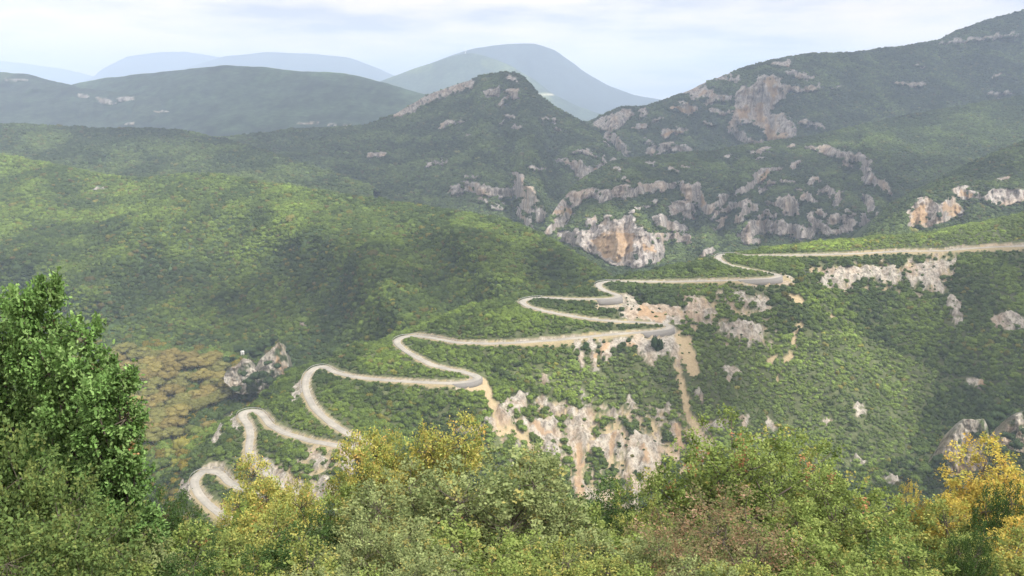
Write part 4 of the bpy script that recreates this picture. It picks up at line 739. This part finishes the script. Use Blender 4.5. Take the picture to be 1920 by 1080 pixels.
kind('yellow_tree', 306, 5.6, 2.1, 20000, .058, YLP, lob=10, low=.2, shape=.5, clr=.2)
kind('yellow_tree_b', 307, 5.0, 2.3, 17000, .060, YLP, lob=9, low=.2, shape=.5, clr=.2)
kind('gold_tree', 308, 5.0, 2.9, 24000, 0.060, YOP, lob=13, low=.08, shape=.35, clr=.16)
kind('brown_bush', 309, 4.0, 2.5, 19200, 0.043, BRP, lob=11, low=.05, shape=.5, clr=.16)
kind('lime_bush', 310, 3.2, 2.1, 16000, 0.053, YGP, lob=9, low=.05, shape=.6, clr=.16)
kind('olive_bush', 311, 3.8, 2.2, 17600, 0.055, OLP, lob=10, low=.05, shape=.6, clr=.16)
kind('oak', 312, 7.0, 1.35, 34000, .058, OAKP, lob=24, low=.04, shape=.6, clr=.13, tips=True)
kind('oak_b', 313, 7.0, 1.15, 26000, .058, OAKP, lob=24, low=.04, shape=.6, clr=.13, tips=True)
gg = np.random.default_rng(404)
def near_plant(key, px, ptop, Y, label, cat='tree', group=None, hw=100, name=None):
    """stands on the slope; its own height reaches the line of sight of its top, hw is its half width in the picture at its distance"""
    x = float(pt(px, ptop, Y)[0]); zt = float(pt(px, ptop, Y)[2]); zg = float(fz(x, Y)); Hn = max(zt - zg, .8); H0, (wood, lf), R0 = FG[key]; s = Hn / H0
    w = hw * Y / F / R0; w = min(max(w, s * .5), s * 1.9); o = empty(name or {'tree': 'broadleaf_tree', 'bush': 'leafy_bush'}[cat], (x, Y, zg), gg.uniform(0, 6.28)); o.scale = (w, w, s)
    tag(o, label, cat, group); put('trunk', wood, o); put('crown', lf, o)
T_ = 'tree'; B_ = 'bush'
NP = [('oak_b', 62, 528, 15.5, 'tallest green oak spire at the left edge with rusty leaves on top', T_, 58, 'oak_tree'),
 ('oak', 128, 615, 14.5, 'broad green oak just right of the tallest spire', T_, 84, 'oak_tree'),
 ('oak_b', 200, 700, 13.6, 'lower green oak with its crown bulging right towards the valley', T_, 66, 'oak_tree'),
 ('oak', -25, 570, 16, 'green oak cut by the left edge of the view', T_, 80, 'oak_tree'),
 ('olive_bush', 10, 800, 11.5, 'olive green bush at the left edge below the oaks', B_, 130, None),
 ('olive_bush', 95, 880, 11, 'dull olive bush in front of the oak trunks', B_, 130, None),
 ('dark_bush', 170, 905, 14, 'dark green bush under the right side of the oaks', B_, 95, None),
 ('grey_bush_b', 185, 985, 13, 'grey green bush low at bottom left', B_, 150, None),
 ('olive_bush', 60, 985, 9, 'olive bush at the bottom left corner', B_, 160, None),
 ('dark_bush', 262, 935, 20, 'feathery dark green bush left of the lowest road bend', B_, 85, None),
 ('dark_bush', 335, 938, 21, 'feathery dark green bush just below the lowest road bend', B_, 70, None),
 ('yellow_tree_b', 402, 965, 27, 'small yellow orange sapling in front of the lowest road bend', T_, 35, None),
 ('yellow_tree', 482, 872, 28, 'slender yellow tree left of the other yellow trees', T_, 70, None),
 ('yellow_tree_b', 562, 895, 29, 'thin airy yellow tree with half bare twigs', T_, 40, None),
 ('yellow_tree_b', 520, 925, 24, 'low yellow tree with broad loose crown', T_, 90, None),
 ('lime_bush', 395, 1000, 22, 'yellow green bush below the slender yellow tree', B_, 110, None),
 ('green_bush', 640, 905, 26, 'bright green bush right of the airy yellow tree', B_, 80, None),
 ('yellow_tree', 692, 800, 30, 'yellow tree overlapping the end of the long road', T_, 75, None),
 ('yellow_tree_b', 765, 815, 31, 'yellow tree between the two tallest yellow crowns', T_, 75, None),
 ('yellow_tree', 832, 776, 30, 'tallest yellow orange tree near the middle', T_, 80, None),
 ('dark_bush', 600, 960, 21, 'dark green bush under the airy yellow tree', B_, 60, None),
 ('grey_bush', 790, 905, 24, 'grey green bush in front of the tallest yellow tree', B_, 160, None),
 ('grey_bush', 935, 850, 23, 'largest grey green bush at centre bottom', B_, 165, None),
 ('grey_bush_b', 1015, 893, 24, 'grey green bush on the right side of the largest one', B_, 90, None),
 ('grey_bush_b', 700, 945, 20, 'grey green bush left of centre near the bottom', B_, 150, None),
 ('green_bush', 890, 990, 17, 'green bush below the largest grey green bush', B_, 140, None),
 ('green_bush', 1110, 965, 25, 'pale green bush below the pale cliffs', B_, 90, None),
 ('lime_bush', 1190, 955, 26, 'light green bush left of the brown one', B_, 80, None),
 ('green_tree', 1268, 880, 29, 'green tree on the left flank of the big green crown', T_, 95, None),
 ('green_tree', 1405, 806, 30, 'largest green tree in front of the sunlit slope', T_, 165, None),
 ('green_tree', 1505, 850, 27, 'green tree with reddish tips right of the largest green tree', T_, 140, None),
 ('brown_bush', 1335, 925, 21, 'brown reddish bush in front of the green trees', B_, 185, None),
 ('brown_bush', 1420, 975, 18, 'second brown bush lower and further right', B_, 165, None),
 ('green_tree', 1600, 925, 24, 'green tree sloping down to the right of the brown bushes', T_, 130, None),
 ('green_bush', 1680, 985, 24, 'green bush in the dip left of the golden trees', B_, 90, None),
 ('gold_tree', 1722, 905, 34, 'small golden orange tree standing apart left of the golden pair', T_, 42, None),
 ('gold_tree', 1835, 882, 32, 'golden yellow tree near the right edge', T_, 105, None),
 ('gold_tree', 1915, 850, 32, 'golden yellow tree cut by the right edge', T_, 125, None),
 ('dark_bush', 1882, 905, 24, 'deep green bush in front of the golden trees', B_, 48, None),
 ('dark_bush', 1835, 985, 17, 'soft dark green bush low in front of the deep green one', B_, 52, None),
 ('lime_bush', 1790, 975, 24, 'yellow green bush under the golden trees', B_, 110, None),
 ('gold_tree', 1800, 955, 25, 'low golden tree between the pair and the dark bushes', T_, 70, None),
 ('dark_bush', 1775, 945, 27, 'dark green bush between the golden trees', B_, 40, None),
 ('gold_tree', 1925, 955, 21, 'low golden bush in the bottom right corner', B_, 95, 'leafy_bush'),
 ('green_bush', 1810, 1020, 18, 'green bush at the bottom right below the dark ones', B_, 80, None)]
for key, px, pyt, Y_, lab, cat, w, nm in NP: near_plant(key, px, pyt, Y_, lab, cat, None, w, nm)
fill = [(k, x, y, Y_) for k, x, y, Y_ in [('grey_bush_b', 250, 1030, 15), ('green_bush', 320, 1000, 17), ('lime_bush', 470, 985, 19), ('dark_bush', 540, 1010, 17), ('green_bush', 440, 1045, 15), ('lime_bush', 560, 1050, 15), ('grey_bush_b', 650, 1000, 17), ('grey_bush', 740, 1010, 16), ('grey_bush_b', 820, 1040, 14), ('green_bush', 980, 1000, 18), ('grey_bush_b', 1060, 1000, 19), ('lime_bush', 1040, 1050, 15), ('green_bush', 1160, 1000, 20), ('lime_bush', 1150, 1050, 16), ('grey_bush_b', 1240, 1010, 18), ('brown_bush', 1290, 1000, 17), ('grey_bush_b', 1330, 1050, 14), ('lime_bush', 1420, 1060, 14), ('green_bush', 1510, 960, 22), ('green_bush', 1540, 1010, 18), ('green_bush', 1600, 1030, 17), ('dark_bush', 1690, 1030, 18), ('green_bush', 1730, 1030, 17), ('lime_bush', 1880, 1010, 18), ('olive_bush', 130, 1050, 9), ('dark_bush', 340, 1055, 13), ('grey_bush_b', 610, 1075, 13), ('green_bush', 720, 1085, 12), ('green_bush', 930, 1075, 13), ('green_bush', 1230, 1085, 13), ('green_bush', 1500, 1075, 13), ('green_bush', 1640, 1085, 14), ('lime_bush', 1790, 1085, 14), ('green_bush', 240, 1085, 11), ('dark_bush', 1150, 925, 33), ('dark_bush', 1060, 960, 30), ('olive_bush', 1690, 960, 33), ('dark_bush', 1650, 990, 30), ('green_bush', 290, 960, 26), ('dark_bush', 370, 985, 26), ('green_bush', 900, 920, 29), ('olive_bush', 960, 940, 29)]]
for key, px, pyt, Y_ in fill:
    nmk = {'grey_bush_b': 'grey green', 'grey_bush': 'grey green', 'green_bush': 'fresh green', 'lime_bush': 'yellow green', 'dark_bush': 'dark green', 'brown_bush': 'brownish', 'olive_bush': 'olive'}[key]
    side = 'left of the yellow trees' if px < 400 else 'below the yellow trees' if px < 700 else 'at the bottom centre' if px < 1200 else 'under the big green trees' if px < 1650 else 'below the golden trees'
    near_plant(key, px, pyt, Y_, 'low ' + nmk + ' undergrowth bush ' + side, B_, 'low ' + nmk + ' undergrowth ' + side, 115)
# lower wood between the viewpoint and the gorge, hidden ground kept wooded
g = np.random.default_rng(909); n = 5200; Yw = g.uniform(36, 420, n) ; Xw = g.uniform(-1, 1, n) * (Yw * .85 + 20); Pw = np.stack([Xw, Yw, fz(Xw, Yw) - .5], -1)
scatter('gorge_wood', Pw, 2.4 * np.exp(g.normal(0, .25, n)), tints(Pw, n, .4, .03, .01, 40., 91, 92), 'near', NEARC, 'green wood on the hidden slope dropping below the near bushes', 'wood')

# ---------------------------------------------------------------- air, clouds, sky, sun, camera
SUN_EL, SUN_AZ = R(50), R(125)           # azimuth clockwise from +Y: over the right shoulder
sd = np.array([math.sin(SUN_AZ) * math.cos(SUN_EL), math.cos(SUN_AZ) * math.cos(SUN_EL), math.sin(SUN_EL)])
hm, nt, out = newmat('air'); pv = N(nt, 'ShaderNodeVolumePrincipled'); pv.inputs['Color'].default_value = (.59, .733, .985, 1); pv.inputs['Density'].default_value = 1.35e-4; pv.inputs['Anisotropy'].default_value = .0
nt.links.new(pv.outputs[0], out.inputs['Volume'])
hz = put('haze', mesh_np('haze', *box((0, 8500, 345), 46000, 21000, 1430), hm)); tag(hz, kind='stuff')
def shade_cloud(T, sx, sy, seed, H=2300):
    """an unseen cloud above the frame, placed to shade the ground point T"""
    c = np.array(T, float) + sd * ((H - T[2]) / sd[2]); V, Fc = ICO2; P = V * np.array([sx, sy, min(130., sx * .5)])
    nrm_ = fbm(V[:, 0] * 2 + seed, V[:, 1] * 2 + V[:, 2], seed, 4)[:, None]; P = P * (1 + .45 * nrm_); P[:, 2] = np.maximum(P[:, 2], -45)
    o = put('shade_cloud', mesh_np('shade_cloud', P, Fc, M_cloud, None, True), None, tuple(c)); tag(o, kind='structure')
ICO2 = ico(4); M_cloud, nt, out = newmat('cloud_white'); b = N(nt, 'ShaderNodeBsdfDiffuse'); b.inputs[0].default_value = (.85, .85, .86, 1)
tr = N(nt, 'ShaderNodeBsdfTransparent'); mx = nt.nodes.new('ShaderNodeMixShader'); mx.inputs[0].default_value = .78; nt.links.new(tr.outputs[0], mx.inputs[1]); nt.links.new(b.outputs[0], mx.inputs[2]); nt.links.new(mx.outputs[0], out.inputs[0])
for T, sx, sy, H_ in [((0, 2100, 0), 900, 560, 2300), ((1500, 2600, 0), 1100, 700, 2300), ((650, 1450, -100), 520, 260, 1700), ((-1500, 3300, 0), 1100, 700, 2300), ((455, 640, -170), 95, 150, 1250), ((165, 600, -190), 48, 100, 1250), ((-120, 870, -190), 250, 60, 1250)]:
    shade_cloud(T, sx, sy, int(sx) % 97, H_)  # unseen clouds, put in for the shade they throw on the slopes

w = bpy.data.worlds.new('World'); scn.world = w; w.use_nodes = True; nt = w.node_tree; nt.nodes.clear(); out = nt.nodes.new('ShaderNodeOutputWorld')
sky = N(nt, 'ShaderNodeTexSky', sky_type='NISHITA', sun_disc=False, sun_elevation=SUN_EL, sun_rotation=SUN_AZ, air_density=1.0, dust_density=2.0, ozone_density=1.0)
co = N(nt, 'ShaderNodeTexCoord').outputs['Generated']
sx = nt.nodes.new('ShaderNodeSeparateXYZ'); nt.links.new(co, sx.inputs[0])
dv = N(nt, 'ShaderNodeMath', operation='ADD'); nt.links.new(sx.outputs[2], dv.inputs[0]); dv.inputs[1].default_value = .09
vx = N(nt, 'ShaderNodeVectorMath', operation='DIVIDE'); cb = nt.nodes.new('ShaderNodeCombineXYZ'); nt.links.new(sx.outputs[0], cb.inputs[0]); nt.links.new(sx.outputs[1], cb.inputs[1])
cb2 = nt.nodes.new('ShaderNodeCombineXYZ')
for k in range(3): nt.links.new(dv.outputs[0], cb2.inputs[k])
nt.links.new(cb.outputs[0], vx.inputs[0]); nt.links.new(cb2.outputs[0], vx.inputs[1])
cl = noisen(nt, .55, 7, .55, vx.outputs[0]); cl2 = noisen(nt, .42, 6, .58, vx.outputs[0])
cm = ramp(nt, cl, [(.25, (0, 0, 0)), (.38, (1, 1, 1))])
ctone = ramp(nt, cl2, [(.40, (2.4, 2.5, 2.8)), (.47, (4.5, 4.2, 3.85)), (.57, (6.5, 5.5, 4.6))])
ctone = mixc(nt, 1.0, ctone, ramp(nt, sx.outputs[2], [(.14, (1.72, 1.56, 1.38)), (.5, (2.6, 2.7, 2.8))]), 'MULTIPLY')
skyc = mixc(nt, cm, sky.outputs[0], ctone)
bg = N(nt, 'ShaderNodeBackground', Strength=.083); nt.links.new(skyc, bg.inputs[0]); nt.links.new(bg.outputs[0], out.inputs[0])

sl = bpy.data.lights.new('sun', 'SUN'); sl.energy = 3.4; sl.angle = R(2); sl.color = (1, .94, .83); so = bpy.data.objects.new('sun', sl); LINK(so)
so.rotation_euler = (math.pi / 2 - SUN_EL, 0, math.pi - SUN_AZ)
cam = bpy.data.cameras.new('camera'); cam.lens = F / 1920 * 36; cam.sensor_width = 36; cam.clip_end = 60000; cam.clip_start = .1
co_ = bpy.data.objects.new('camera', cam); LINK(co_); co_.rotation_euler = (math.pi / 2 - PITCH, 0, 0); scn.camera = co_
scn.view_settings.view_transform = 'Standard'; scn.view_settings.look = 'None'; scn.view_settings.exposure = 1.0; scn.view_settings.gamma = 1
cy = scn.cycles; cy.use_denoising = True; cy.max_bounces = 5; cy.diffuse_bounces = 2; cy.glossy_bounces = 1; cy.transmission_bounces = 2; cy.volume_bounces = 1; cy.transparent_max_bounces = 8; cy.use_adaptive_sampling = True; cy.adaptive_threshold = .02
